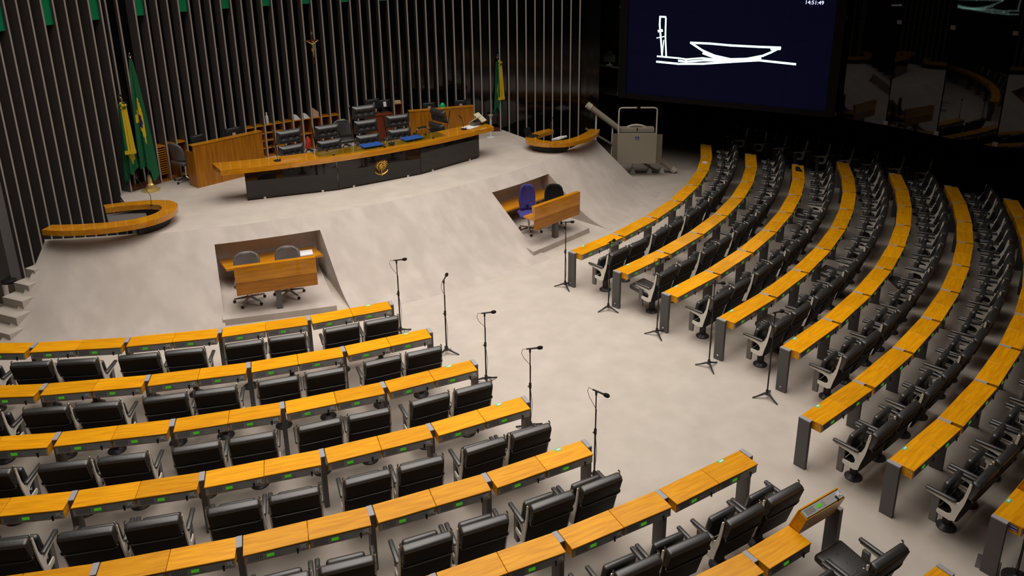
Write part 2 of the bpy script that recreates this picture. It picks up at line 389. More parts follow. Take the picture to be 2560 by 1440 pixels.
# soffit of the gallery and the back of the recess
so = MB(); out = [(13.5, -3.5), (14.5, -5.5), (16.5, -12), (17, -14), (17, -16), (17, -17), (17, -19), (16.5, -22), (15.5, -25)]
for i in range(len(GP) - 1):
    so.add([(*GP[i], ZB), (*GP[i + 1], ZB), (*out[i + 1], ZB), (*out[i], ZB)], [(0, 1, 2, 3)])
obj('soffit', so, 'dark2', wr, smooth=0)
rb = MB()
for i in range(len(out) - 1):
    rb.add([(*out[i], 0), (*out[i + 1], 0), (*out[i + 1], 9), (*out[i], 9)], [(0, 1, 2, 3)])
rb.add([(7.3, -6.0, 0), (13.5, -3.5, 0), (13.5, -3.5, 9), (7.3, -6.0, 9)], [(0, 1, 2, 3)])
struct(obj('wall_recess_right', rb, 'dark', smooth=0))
# dark wall under the gallery on the left, mostly out of view
lb = MB(); lb.add([(-7.45, -6.9, 0), (-7.45, -6.9, 9), (-12, -4.5, 9), (-12, -4.5, 0)], [(0, 1, 2, 3)])
lb.add([(-12, -4.5, 0), (-12, -4.5, 9), (-17, -14, 9), (-17, -14, 0)], [(0, 1, 2, 3)])
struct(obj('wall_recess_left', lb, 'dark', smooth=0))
ls = MB().add([(-7.9, -7.6, 3.4), (-11, -12.8, 3.4), (-17, -14, 3.4), (-12, -4.5, 3.4)], [(0, 1, 2, 3)]).add([(-7.9, -7.6, 3.4), (-11, -12.8, 3.4), (-11, -12.8, 9), (-7.9, -7.6, 9)], [(0, 1, 2, 3)])
struct(obj('wall_left', ls, 'glass_black', smooth=0))
bk = MB().add([(-16, -34, 0), (16, -34, 0), (16, -34, 11), (-16, -34, 11)], [(0, 1, 2, 3)]).add([(-16.9, -14, 0), (-16, -34, 0), (-16, -34, 11), (-16.9, -14, 11)], [(0, 1, 2, 3)]).add([(15.5, -25, 0), (16, -34, 0), (16, -34, 11), (15.5, -25, 11)], [(0, 1, 2, 3)])
struct(obj('wall_rear', bk, 'dark', smooth=0))

# ------------------------------------------------------------------ video wall
P1, P2 = Vector((*GP[1], 0)), Vector((*GP[2], 0)); sd = (P2 - P1).normalized(); sang = math.atan2(sd.y, sd.x)
# local frame of the screen: x along the wall, y into the gallery, z up; the front looks to -y
scr = thing('video_wall', 'large dark blue video wall showing a white line drawing and a clock', 'screen', (P1.x, P1.y, 0), sang)
fr = MB()
fr.box(.02, .26, -.22, -.03, 2.2, 6.0); fr.box(5.70, 5.95, -.22, -.03, 2.2, 6.0); fr.box(.26, 5.70, -.22, -.03, 2.2, 2.34)
obj('frame', fr, 'bezel', scr, smooth=0)
tw, th_ = (5.70 - .26) / 5, .588
for i in range(5):
    for j in range(6):
        b = MB().box(.003, tw - .003, -.03, 0, .003, th_ - .003)
        obj('screen_tile', b, 'led', scr, (.26 + i * tw, -.14, 2.34 + j * th_), smooth=0)
def stroke(pts, w):
    b = MB()
    for (a, c) in zip(pts[:-1], pts[1:]):
        a = Vector((a[0], 0, a[1])); c = Vector((c[0], 0, c[1])); d = (c - a).normalized(); n = Vector((-d.z, 0, d.x)) * w / 2; e = d * w * .3
        b.add([a - n - e, c - n + e, c + n + e, a + n - e, a - n - e + Vector((0, -.004, 0)), c - n + e + Vector((0, -.004, 0)), c + n + e + Vector((0, -.004, 0)), a + n - e + Vector((0, -.004, 0))],
              [(0, 1, 2, 3), (4, 7, 6, 5), (0, 4, 5, 1), (2, 6, 7, 3), (1, 5, 6, 2), (3, 7, 4, 0)])
    return b
import itertools
dr = MB()
for pts_, w_ in (([(1.167, 4.53), (1.165, 4.32), (1.20, 4.05), (1.225, 3.88), (1.276, 3.46)], .055), ([(1.33, 4.5), (1.335, 4.25), (1.342, 4.0), (1.392, 3.47)], .05), ([(1.167, 4.53), (1.325, 4.53)], .055),
                 ([(1.14, 4.14), (1.24, 4.16)], .08), ([(1.10, 3.95), (1.30, 4.0)], .03), ([(1.30, 3.9), (1.28, 3.5)], .03),
                 ([(1.14, 3.45), (1.74, 3.44), (1.96, 3.425), (2.41, 3.49), (2.85, 3.47), (3.3, 3.5)], .05), ([(1.13, 3.30), (1.75, 3.285), (2.42, 3.335), (3.17, 3.44), (3.91, 3.535), (4.43, 3.515), (4.85, 3.50)], .065),
                 ([(1.75, 3.37), (1.96, 3.36), (2.45, 3.43), (3.2, 3.46), (3.7, 3.51)], .06), ([(1.96, 3.43), (1.96, 3.35)], .05),
                 ([(2.06, 3.88), (2.392, 3.693), (2.73, 3.575), (3.169, 3.51), (3.594, 3.55), (4.005, 3.66), (4.20, 3.76), (4.43, 3.90)], .065),
                 ([(2.42, 3.62), (2.75, 3.52), (3.17, 3.47), (3.65, 3.52), (3.95, 3.60)], .07),
                 ([(2.06, 3.88), (2.6, 3.89), (3.141, 3.875), (3.88, 3.885), (4.43, 3.90)], .065), ([(4.2, 3.84), (4.43, 3.86)], .05)):
    q = stroke(pts_, w_ * .85); dr.add(q.v, q.f)
obj('line_drawing', dr, 'led_line', scr, (0, -.172, 0), smooth=0)
tc_ = bpy.data.curves.new('clock_text', 'FONT'); tc_.body = '14:51:49'; tc_.size = .135; tc_.extrude = .002; tc_.materials.append(M['led_clock'])
to = link('clock_text', tc_, None)
bpy.context.view_layer.update(); dg = bpy.context.evaluated_depsgraph_get(); tm = bpy.data.meshes.new_from_object(to.evaluated_get(dg)); bpy.data.objects.remove(to)
o = link('clock', tm, scr, (4.93, -.174, 5.03), (PI / 2, 0, 0))
o.data.materials.clear(); o.data.materials.append(M['led_clock'])

scr['group'] = 'video walls'
scr2 = copy_tree(scr); scr2.location = (-P2.x, P2.y, 0); scr2.rotation_euler = (0, 0, math.atan2(P2.x * 0 + (P1.y - P2.y), P2.x - P1.x))
scr2['label'] = 'video wall on the left side, seen only as a reflection in the dark glass'
# TV camera on a shelf behind the clear pane
sh = tag(obj('equipment_shelf', MB().rbox(0, 1.5, .25, 1.0, 0, .05, .01, 1), 'grey_plastic', None, (7.52, -6.5, 2.92), (0, 0, math.atan2(-1.35, .32)), smooth=0), 'dark shelf behind the glass holding the television camera', 'shelf')
tvc = thing('television_camera', 'black television camera on the shelf behind glass beside the video wall', 'camera', (8.0, -7.0, 2.97), math.radians(-60))
b = MB().rbox(-.16, .2, -.1, .1, .12, .36, .02); obj('body', b, 'grey_plastic', tvc)
b = MB().cyl((-.16, 0, .24), (-.36, 0, .24), .06, .075, 14); obj('lens', b, 'black', tvc)
b = MB().rbox(-.05, .12, -.14, -.06, .36, .46, .015); obj('viewfinder', b, 'grey_plastic', tvc)
b = MB().rbox(-.1, .1, -.06, .06, 0, .03, .008, 1).cyl((0, 0, .02), (0, 0, .13), .03); obj('mount', b, 'white', tvc)

# ------------------------------------------------------------------ deputies' desks
Lseg, GAPW = 1.355, .07
hl = (Lseg - GAPW) / 2            # length of one half desk
def half_top():
    b = MB().rbox(.002, hl - .002, -.008, .30, .722, .74, .004, 1); return b.mesh('desktop', ['wood'], 40)
def half_body():
    b = MB().box(.006, hl - .006, .008, .295, .612, .722); return b.mesh('desk_body', ['wood'], 0)
def panel_m(): return MB().rbox(.016, hl - .012, -.004, .010, .624, .716, .003, 1).mesh('control_panel', ['alu'], 0)
def disp_m(): return MB().box(.225, .297, -.008, .0, .655, .690).mesh('display', ['display'], 0)
def key_m():
    b = MB()
    for i in range(4):
        b.box(.308 + i * .012, .316 + i * .012, -.007, .0, .645, .702)
    return b.mesh('keypad', ['keypad'], 0)
def label_m(): return MB().box(.545, .618, -.007, .0, .652, .702).mesh('name_label', ['label'], 0)
def knob_m(): return MB().cyl((.526, -.016, .660), (.526, .0, .660), .012, n=10).box(.518, .534, -.018, -.006, .612, .660).mesh('jack', ['black'], 30)
def grille_m():
    b = MB()
    for i in range(8): b.box(.05 + i * .018, .058 + i * .018, -.006, -.001, .642, .704)
    return b.mesh('speaker_grille', ['grey_plastic'], 0)
DM = dict(top=half_top(), body=half_body(), panel=panel_m(), disp=disp_m(), key=key_m(), label=label_m(), knob=knob_m(), grille=grille_m())
DM['post'] = MB().box(-.029, .029, .135, .30, 0, .728, 0).box(-.03, .03, .134, .301, .728, .742, 1).mesh('post', ['post', 'post_cap'], 0)
DM['sticker'] = MB().box(-.045, .045, .250, .296, .74, .7415, 0).box(-.02, .034, .262, .284, .7415, .7418, 1).mesh('sticker', ['sticker', 'paper'], 0)
DM['bolt'] = MB().cyl((-.03, .22, .09), (-.036, .22, .09), .016, n=10).mesh('floor_socket', ['chrome'], 30)
XR = Lseg / 2                      # right end of a segment in its own frame

def add_half(root, x0, k, rnd, flipped=False):
    p = root
    if flipped:   # half desk hinged up about its back edge
        p = link('lifted_half', None, root)
        p.location = (x0, .29, .722); p.rotation_euler = (math.radians(-70), 0, 0)
        off = Vector((0, -.29, -.722))
    else: off = Vector((x0, 0, 0))
    link('desktop', DM['top'], p, off); bd = link('desk_body', DM['body'], p, off)
    pn = link('control_panel', DM['panel'], p, off)
    if flipped: 
        for nm in ('disp', 'key', 'label', 'knob', 'grille'): link({'disp': 'display', 'key': 'keypad', 'label': 'name_label', 'knob': 'jack', 'grille': 'speaker_grille'}[nm], DM[nm], p, off)
        # fold sub-parts under the pivot directly (three levels at most)
        return
    link('display', DM['disp'], pn); link('keypad', DM['key'], pn); link('jack', DM['knob'], pn); link('speaker_grille', DM['grille'], pn)
    if rnd < .62: link('name_label', DM['label'], pn)

R1, DS = 13.69, 1.222
A0R = [7.33, 7.18, 6.88, 6.63, 6.43, 2.30, 2.45, 2.48]
A0L = [9.19, 8.12, 7.22, 6.48, 5.83, 1.2, .90, .62]
NR = [7, 7, 7, 8, 8, 9, 9, 8]
rowword = ['first', 'second', 'third', 'fourth', 'fifth', 'sixth', 'seventh', 'eighth']
def rowR(k): return R1 + DS * k if k < 5 else [19.79, 20.99, 22.2][k - 5]
def frame_of(side, k, i):
    R = rowR(k); da = 2 * math.asin(Lseg / 2 / R); a0 = math.radians((A0R if side > 0 else A0L)[k])
    am = side * (a0 + (i + .5) * da); Rm = R * math.cos(da / 2)
    return Vector((Rm * math.sin(am), -Rm * math.cos(am), 0)), am

# chair meshes, own frame: faces +y, pedestal axis at the origin
def cushion(w, d, h, b, tuft=None):  # rounded pad centred on x, y from 0..d, z 0..h
    return MB().rbox(-w / 2, w / 2, 0, d, 0, h, b, 3)
lean = Matrix.Translation((0, -.140, .34)) @ Matrix.Rotation(math.radians(17), 4, 'X')
CM = {}
CM['back_u'] = MB().rbox(-.264, .264, -.055, .055, .362, .615, .034, 3, 0, lean).mesh('backrest', ['leather'], 50)
CM['back_l'] = MB().rbox(-.260, .260, -.048, .050, -.02, .358, .028, 3, 0, lean).mesh('lower_back', ['leather_back'], 50)
CM['shell_u'] = MB().rbox(-.250, .250, -.061, -.046, .372, .596, .006, 2, 0, lean).mesh('back_shell', ['leather_back'], 40)
CM['lip'] = MB().tube([lean @ Vector(p) for p in ((-.264, -.05, .395), (-.256, -.058, .368), (-.21, -.064, .360), (.21, -.064, .360), (.256, -.058, .368), (.264, -.05, .395))], .009, 6).mesh('back_seam', ['leather'], 60)
up = Matrix.Translation((0, .095, .36)) @ Matrix.Rotation(math.radians(14), 4, 'X')
CM['seat_up'] = MB().rbox(-.195, .195, -.04, .04, 0, .37, .036, 3, 0, up).mesh('seat', ['leather'], 50)
dn = Matrix.Translation((0, -.10, .40)) @ Matrix.Rotation(math.radians(-84), 4, 'X')
CM['seat_dn'] = MB().rbox(-.22, .22, -.05, .05, 0, .50, .042, 3, 0, dn)
for i in range(3):
    for j in range(3): CM['seat_dn'].ball((-.13 + i * .13, .02 + j * .12, .462 + j * .014), .012, .012, .006, 8, 4)
CM['seat_dn'] = CM['seat_dn'].mesh('seat', ['leather'], 50)
def frame_plate(x):
    prof = [(-.268, .905), (-.248, .90), (-.215, .70), (-.172, .60), (-.11, .572), (.175, .592), (.19, .562), (-.02, .535), (-.085, .515), (-.118, .47), (-.11, .415), (-.07, .392), (.04, .398), (.048, .362), (.03, .338), (-.11, .322), (-.165, .345), (-.195, .47), (-.232, .60), (-.250, .70), (-.274, .86)]
    b = MB().prism(prof, x - .008, x + .008, 'yz')
    return b
CM['frame'] = [frame_plate(x).mesh('side_frame', ['frame'], 25) for x in (-.273, .273)]
CM['rim'] = [MB().tube([(x, -.262, .80), (x, -.272, .89), (x * .985, -.275, .93), (x * .95, -.26, .945)], .009, 6).mesh('chrome_corner', ['rim'], 60) for x in (-.272, .272)]
CM['arm'] = [MB().rbox(x - .026, x + .026, -.15, .205, .585, .622, .015, 2).mesh('armrest', ['leather'], 50) for x in (-.275, .275)]
CM['side'] = [MB().rbox(x - .022, x + .022, .035, .125, .175, .545, .008, 1).mesh('side_panel', ['grey_plastic'], 30) for x in (-.245, .245)]
CM['ped'] = MB().rbox(-.035, .035, -.05, .05, .05, .37, .01, 1).rbox(-.26, .26, -.05, .05, .33, .375, .008, 1).mesh('pedestal', ['black'], 30)
CM['base'] = MB().lathe([(.115, 0), (.115, .015), (.09, .035), (.045, .055)], 24).mesh('base_plate', ['base'], 30)
def chair_at(pos, rz, label, group, down=False, twist=0.0):
    t = thing('deputy_chair', label, 'chair', pos, rz, group)
    bk = link('backrest', CM['back_u'], t); link('back_shell', CM['shell_u'], bk); link('back_seam', CM['lip'], bk)
    link('lower_back', CM['back_l'], t)
    s = link('seat', CM['seat_dn' if down else 'seat_up'], t)
    if twist: s.rotation_euler = (0, 0, twist)
    for q in (0, 1):
        f = link('side_frame', CM['frame'][q], t); link('chrome_corner', CM['rim'][q], f)
        link('armrest', CM['arm'][q], t); link('side_panel', CM['side'][q], t)
    link('pedestal', CM['ped'], t); link('base_plate', CM['base'], t)
    return t
DOWN = {(1, 1, 0), (1, 3, 1), (1, 3, 5), (1, 4, 6), (-1, 6, 0), (1, 1, 4), (1, 2, 9)}
nch = nds = 0
for side in (-1, 1):
    blk = 'left' if side < 0 else 'right'
    for k in range(8):
        nseg = NR[k] if side > 0 else 9
        for i in range(nseg):
            pos, am = frame_of(side, k, i)
            X = Matrix.Translation(pos) @ Matrix.Rotation(am, 4, 'Z')
            vis = any(seen(X @ Vector((x, y, .74)), 380, 120) for x in (-XR, 0, XR) for y in (0, .3)) or (side < 0 and seen(X @ Vector((XR, .2, .74)), 30, 30))
            if vis:
                lab = f"yellow wooden double desk, {ORD[i + 1]} from the aisle, {blk} block, {rowword[k]} row"
                fl_ = None
                if side < 0 and k == 6 and i == 0: fl_ = 1; lab = "yellow wooden double desk with its aisle half tipped up on edge"
                if side > 0 and k == 7 and i == 0: fl_ = 1; lab = "yellow wooden double desk with blue access sign at the lower right corner"
                d = thing('double_desk', lab, 'desk', pos, am, 'double desks in curved rows')
                x0 = XR - 2 * hl
                add_half(d, x0, k, random.random(), False)
                add_half(d, x0 + hl, k, random.random(), fl_ == 1)
                link('post', DM['post'], d, (-XR + GAPW / 2 - .002, 0, 0))
                if i == 0 and side < 0: link('post', DM['post'], d, (XR + .033, 0, 0))
                if i == nseg - 1 and side > 0: link('post', DM['post'], d, (XR + .033, 0, 0))
                if i == 0:
                    if not (side < 0 and k == 6): link('sticker', DM['sticker'], d, (XR - .34 if side < 0 else x0 + .34, 0, 0))
                    if side > 0 and k < 5: link('floor_socket', DM['bolt'], d, (-XR + GAPW / 2 - .002, 0, 0))
                if side > 0 and k == 7 and i == 0:
                    sg_ = link('access_sign', MB().box(x0 - .001, x0 + .004, .04, .20, .655, .71).mesh('access_sign', ['navy'], 0), d)
                    link('sign_mark', MB().box(x0 - .003, x0 - .001, .165, .19, .662, .703).box(x0 - .003, x0 - .001, .045, .15, .664, .669).box(x0 - .003, x0 - .001, .045, .15, .696, .701).mesh('sign_mark', ['paper'], 0), sg_)
                nds += 1
            for c, (fx, j) in enumerate(((.272, 0), (-.182, 1)) if side < 0 else ((-.22, 0), (.236, 1))):
                cp = X @ Vector((fx * Lseg, -.36, 0)); ci = 2 * i + j
                if any(seen(cp + Vector((0, 0, z)), 380, 120) for z in (.0, .5, .95)):
                    dnn = (side, k, ci) in DOWN
                    lab = f"black leather chair{' with seat folded down' if dnn else ''}, {ORD[ci + 1]} from the aisle, {blk} block, {rowword[k]} row"
                    chair_at(cp, am + random.uniform(-.015, .015), lab, 'tip-up chairs in curved rows', dnn, .6 if (side, k, ci) == (1, 4, 6) else 0)
                    nch += 1
print('desks', nds, 'chairs', nch)

# row of dark chairs under the gallery, behind the right block
for i in range(9):
    p = Vector((11.75 + .10 * i + .01 * i * i, -8.75 - .65 * i, 0)); rz = math.radians(74 - 1.5 * i)
    chair_at(p, rz, f"black chair under the dark gallery, {ORD[i + 1]} counting away from the platform lift", 'chairs under the gallery')

# small things on the right-hand desks
pos, am = frame_of(1, 0, 5); X = Matrix.Translation(pos) @ Matrix.Rotation(am, 4, 'Z')
tag(obj('notepad', MB().box(-.08, .08, -.06, .06, 0, .012), 'paper', None, X @ Vector((.10, .15, .742)), (0, 0, am + .4), smooth=0), 'small white notepad lying on the front desk row of the right block', 'notepad')
pos, am = frame_of(1, 2, 6); X = Matrix.Translation(pos) @ Matrix.Rotation(am, 4, 'Z')
b = MB()
for k in range(7): b.tube([(-.16 + .05 * k, -.1 + .01 * k, .012), (-.12 + .05 * k, -.02, .03), (-.1 + .05 * k, .06, .012)], .018, 6)
tag(obj('cloth_bundle', b, 'fabric', None, X @ Vector((.2, .15, .742)), (0, 0, am)), 'dark crumpled cloth bundle at the far end of a right desk row', 'cloth')

# ------------------------------------------------------------------ microphones on stands in the aisle
def mic_stand(pos, h, face, label, tilt=0.0, round_base=False):
    t = thing('microphone_stand', label, 'microphone', pos, 0, 'microphones on stands in the aisle')
    if round_base: obj('base', MB().lathe([(.15, 0), (.15, .012), (.05, .035), (.02, .06)], 24), 'base', t)
    else:
        for k in range(3):
            a = face + math.radians(30) + k * 2 * PI / 3
            b = MB().tube([(0, 0, .085), (.05 * math.cos(a), .05 * math.sin(a), .075), (.14 * math.cos(a), .14 * math.sin(a), .035), (.22 * math.cos(a), .22 * math.sin(a), .010)], [.022, .018, .013, .010], 6)
            obj('leg', b, 'black', t)
        obj('hub', MB().cyl((0, 0, .06), (0, 0, .14), .026, .022, 12), 'black', t)
    obj('pole', MB().cyl((0, 0, .06), (0, 0, h * .56), .012, n=10).cyl((0, 0, h * .55), (0, 0, h), .008, n=10), 'black', t)
    obj('clamp', MB().cyl((0, 0, h * .53), (0, 0, h * .59), .019, n=10).cyl((0, 0, h * .56), (-.04, 0, h * .56), .008, n=6), 'black', t)
    d = Vector((math.cos(face), math.sin(face), tilt)).normalized()
    c = Vector((0, 0, h + .01))
    m = obj('microphone', MB().cyl(c - d * .05, c + d * .11, .011, .013, 10), 'black', t)
    B = MB(); e = c + d * .14; B.tube([c + d * .095, c + d * .11, c + d * .135, c + d * .165, c + d * .18], [.012, .022, .029, .025, .010], 10); obj('windscreen', B, 'fabric', m)
    obj('clip', MB().cyl((0, 0, h - .05), (0, 0, h + .01), .013, .016, 10), 'black', t)
    q = c - d * .05
    obj('cable', MB().tube([q, q - d * .05 + Vector((0, 0, .004)), q - d * .07 + Vector((0, 0, -.05)), q - d * .04 + Vector((0, 0, -.13)), Vector((.012, 0, h * .8)), Vector((.016, .01, h * .5)), Vector((.05, .02, h * .3)), Vector((.03, .03, .12)), Vector((.09, .05, .008)), Vector((.14, .1, .006))], .0035, 5), 'cable', t)
    return t
for k, (x, y, h) in enumerate(((-1.885, -13.14, 1.40), (-1.56, -14.2, 1.34), (-1.50, -15.36, 1.21), (-1.64, -16.78, 1.30), (-1.585, -18.15, 1.32))):
    mic_stand((x, y, 0), h, math.radians((-20, 40, -22, -25, -60)[k]), f"black microphone on a stand beside the left block's {rowword[k]} desk row", (0, .25, 0, 0, -.2)[k])
for k, (x, y, h) in enumerate(((1.60, -13.32, 1.38), (1.66, -14.58, 1.37), (1.73, -15.82, 1.45), (1.68, -17.10, 1.50), (1.74, -18.24, 1.44))):
    mic_stand((x, y, 0), h, math.radians((-15, 20, -20, -25, -5)[k]), f"black microphone on a stand beside the right block's {rowword[k]} desk row", -.1)
mic_stand((1.15, -22.18, 0), 1.36, math.radians(70), 'black microphone on a round base beside the lower right desk', 0, True)

# ------------------------------------------------------------------ speakers' curved counters
OUT = [(-6.60, -8.30), (-6.30, -8.58), (-5.9, -8.80), (-5.5, -8.93), (-5.15, -8.97), (-4.85, -8.92), (-4.6, -8.78), (-4.40, -8.56), (-4.29, -8.30), (-4.29, -8.05), (-4.40, -7.84), (-4.62, -7.66), (-4.95, -7.53), (-5.2, -7.46), (-5.48, -7.42)]
INN = [(-6.42, -8.10), (-6.12, -8.30), (-5.8, -8.46), (-5.5, -8.58), (-5.2, -8.64), (-4.98, -8.63), (-4.80, -8.56), (-4.66, -8.44), (-4.58, -8.28), (-4.58, -8.12), (-4.66, -7.98), (-4.80, -7.87), (-5.03, -7.77), (-5.25, -7.70), (-5.48, -7.66)]
def dense(P):  # Catmull-Rom
    o = []
    for i in range(len(P) - 1):
        p0, p1, p2, p3 = (Vector((*P[max(0, min(len(P) - 1, j))], 0)) for j in (i - 1, i, i + 1, i + 2))
        for k in range(4):
            t = k / 4; o.append(tuple((.5 * ((2 * p1) + (p2 - p0) * t + (2 * p0 - 5 * p1 + 4 * p2 - p3) * t * t + (3 * p1 - p0 - 3 * p2 + p3) * t ** 3)).to_2d()))
    o.append(P[-1]); return o
DO, DI = dense(OUT), dense(INN)
def mirror(P, sg): return [(-sg * p[0], p[1]) for p in P]
for sg, w_ in ((-1, 'left'), (1, 'right')):
    t = thing('speaker_counter', f"curved orange wooden counter on the stage {'beside the flags' if sg < 0 else 'next to the platform lift'}", 'counter', (0, 0, 0), 0, 'curved speaker counters')
    O_, I_ = mirror(DO, sg), mirror(DI, sg)
    top = obj('countertop', MB().strip(O_, I_, 1.395, 1.50), 'wood_stage', t, smooth=30)
    n = len(O_); A_ = []; B_ = []
    for p, q in list(zip(O_, I_))[17:49]:
        A_.append((p[0] + (q[0] - p[0]) * .6, p[1] + (q[1] - p[1]) * .6)); B_.append((p[0] + (q[0] - p[0]) * .92, p[1] + (q[1] - p[1]) * .92))
    obj('base', MB().strip(A_, B_, ZS, 1.395), 'black', t, smooth=30)
    # gooseneck microphone stays a thing of its own
    mx = -sg * 4.75
    g = thing('gooseneck_microphone', f"thin gooseneck microphone rising from the {w_} curved stage counter", 'microphone', (sg * 4.72, -8.02 if sg < 0 else -8.55, 1.50))
    obj('foot', MB().lathe([(.03, 0), (.03, .01), (.008, .02)], 12), 'black', g)
    obj('neck', MB().tube([(0, 0, .01), (sg * -.02 if sg < 0 else .04, .05, .2), (-.08 if sg < 0 else .12, .16, .40), (-.14 if sg < 0 else .22, .22, .52)], .005, 6), 'cable', g)
    obj('capsule', MB().cyl((-.14 if sg < 0 else .22, .22, .52), (-.17 if sg < 0 else .25, .245, .57), .011, n=8), 'black', g)
# grey sloping lectern boards inside the counters
lb_ = thing('lectern_board', 'grey lectern board with a white edge inside the left curved counter', 'board', (-5.16, -7.95, 1.27), math.radians(-4))
obj('board', MB().rbox(-.34, .34, -.30, .30, 0, .03, .006, 1), 'grey_plastic', lb_, None, (math.radians(6), 0, 0), smooth=0); obj('edge_strip', MB().rbox(-.34, .34, .30, .34, 0, .06, .006, 1), 'white', lb_, None, (math.radians(6), 0, 0), smooth=0)
obj('support', MB().cyl((0, 0, -1.26), (0, 0, .005), .04, n=12), 'black', lb_)
tag(obj('floor_speaker', MB().rbox(-.16, .16, -.12, .12, 0, .5, .02, 1), 'black', None, (4.98, -8.12, .842), (0, 0, .3)), 'small black loudspeaker inside the right curved counter', 'loudspeaker')
lp = thing('laptop', 'black laptop with a dim screen standing on the right curved counter', 'laptop', (4.62, -7.86, 1.502), math.radians(205))
obj('keyboard_base', MB().rbox(-.16, .16, -.11, .11, 0, .018, .006, 1), 'black', lp)
obj('lid', MB().rbox(-.16, .16, -.008, .0, 0, .21, .004, 1), 'black', lp, (0, -.11, .012), (math.radians(18), 0, 0))
tag(obj('paper_bundle', MB().rbox(-.2, .2, -.13, .13, 0, .06, .02, 2), 'paper', None, (5.35, -8.1, 1.36), (math.radians(-14), 0, .3)), 'white crumpled papers inside the right curved counter', 'papers')
tag(obj('paper_stand', MB().box(-.2, .2, -.15, .15, 0, .5), 'black', None, (5.35, -8.12, .842), (0, 0, .3), smooth=0), 'dark box carrying the papers inside the right curved counter', 'box')

# ------------------------------------------------------------------ presiding table
tb = thing('presiding_table', 'long curved presiding table with orange top and black glossy front', 'table', (0, 0, ZS))
def tarc(x, y0, R): return y0 + R - math.sqrt(R * R - x * x)
xs = [-3.34 + i * 6.68 / 32 for i in range(33)]
A_ = [(x, tarc(x, -8.42, 12.7)) for x in xs]; B_ = [(x * 1.0, tarc(x, -8.42, 12.7) + .66) for x in xs]
obj('tabletop', MB().strip(A_, B_, .665, .775), 'wood_stage', tb, smooth=30)
PB = [(-2.86, -7.93), (-1.0, -8.37), (1.04, -8.37), (2.92, -7.93)]
for a, b in zip(PB[:-1], PB[1:]):
    a = Vector((*a, 0)); b = Vector((*b, 0)); d = b - a
    p = obj('front_panel', MB().box(.006, d.length - .006, 0, .02, .03, .665), 'panel_black', tb, a, (0, 0, math.atan2(d.y, d.x)), smooth=0)
    for x in (.35, d.length - .35): obj('foot', MB().box(x - .025, x + .025, -.01, .02, 0, .05), 'chrome', p, smooth=0)
for sx in (-1, 1):
    obj('side_panel', MB().box(-.01, .01, 0, .5, .0, .665), 'panel_black', tb, (sx * 2.85, -7.92, 0), (0, 0, sx * .38), smooth=0)
# crest on the front
cr = thing('coat_of_arms', 'gilded coat of arms relief on the black front of the presiding table', 'emblem', (.03, -8.38, ZS + .38))
X90 = Matrix.Rotation(PI / 2, 4, 'X')
star = []
for k in range(10):
    a = PI / 2 + k * PI / 5; rr = .085 if k % 2 == 0 else .045; star.append((rr * math.cos(a), rr * math.sin(a)))
obj('star', MB().prism(star, 0, .018, 'xy', 0, X90), 'gold', cr, smooth=0)
ring = MB(); ring.tube([(.05 * math.cos(a), -.014, .05 * math.sin(a)) for a in [2 * PI * k / 24 for k in range(25)]], .008, 6); obj('disc_ring', ring, 'gold', cr)
ry = MB()
for k in range(20):
    a = PI / 2 + (k - 9.5) / 20 * 2 * PI * .9; c, s_ = math.cos(a), math.sin(a)
    r0, r1, wd_ = .075, .165 + .018 * math.sin(3 * a), .02
    ry.add([X90 @ Vector(v) for v in ((r0 * c - wd_ * s_, r0 * s_ + wd_ * c, 0), (r0 * c + wd_ * s_, r0 * s_ - wd_ * c, 0), (r1 * c, r1 * s_ * 1.12, 0), (.6 * (r0 + r1) * c, .6 * (r0 + r1) * s_, .02))], [(0, 1, 3), (1, 2, 3), (2, 0, 3), (0, 2, 1)])
ro = obj('wreath', ry, 'gold', cr, smooth=0); ro['kind'] = 'stuff'
obj('sword', MB().prism([(-.008, -.23), (.008, -.23), (.011, -.05), (-.011, -.05)], 0, .02, 'xy', 0, X90), 'gold', cr, smooth=0)
for sg in (-1, 1):
    obj('ribbon', MB().tube([(sg * .012, -.01, -.19), (sg * .07, -.012, -.175), (sg * .13, -.012, -.14), (sg * .16, -.01, -.10)], [.014, .017, .016, .010], 6), 'gold', cr)
# things on the table
def tpt(x, back): return Vector((x, tarc(x, -8.42, 12.7) + back, ZS + .776))
gl = MB(); xs = [-1.35 + i * 3.2 / 16 for i in range(17)]
gl.strip([(x, tarc(x, -8.42, 12.7) + .10) for x in xs], [(x, tarc(x, -8.42, 12.7) + .62) for x in xs], ZS + .800, ZS + .808)
gs = thing('glass_sheet', 'clear glass sheet raised over the middle of the presiding table', 'glass sheet', (.2, -8.2, ZS + .776))
o = obj('sheet', gl, 'clear', gs, (-.2, 8.2, -(ZS + .776)), smooth=0)
for x in (-1.0, .2, 1.5):
    for bk_ in (.16, .55):
        q = tpt(x, bk_); obj('spacer', MB().cyl((0, 0, 0), (0, 0, .024), .022, n=10), 'black', gs, q - Vector((.2, -8.2, ZS + .776)))
for x, nm in ((.0, 'in front of the tallest stage chair'), (1.05, 'in front of the rightmost tufted stage chair')):
    q = tpt(x, .42); f_ = thing('blotter', f"blue desk blotter {nm}", 'blotter', q + Vector((0, 0, .0325)), math.atan(x / 12.7))
    obj('pad', MB().rbox(-.25, .25, -.17, .17, 0, .012, .004, 1), 'blue', f_); obj('corner_strip', MB().box(-.25, .25, -.172, -.165, 0, .014), 'black', f_, smooth=0)
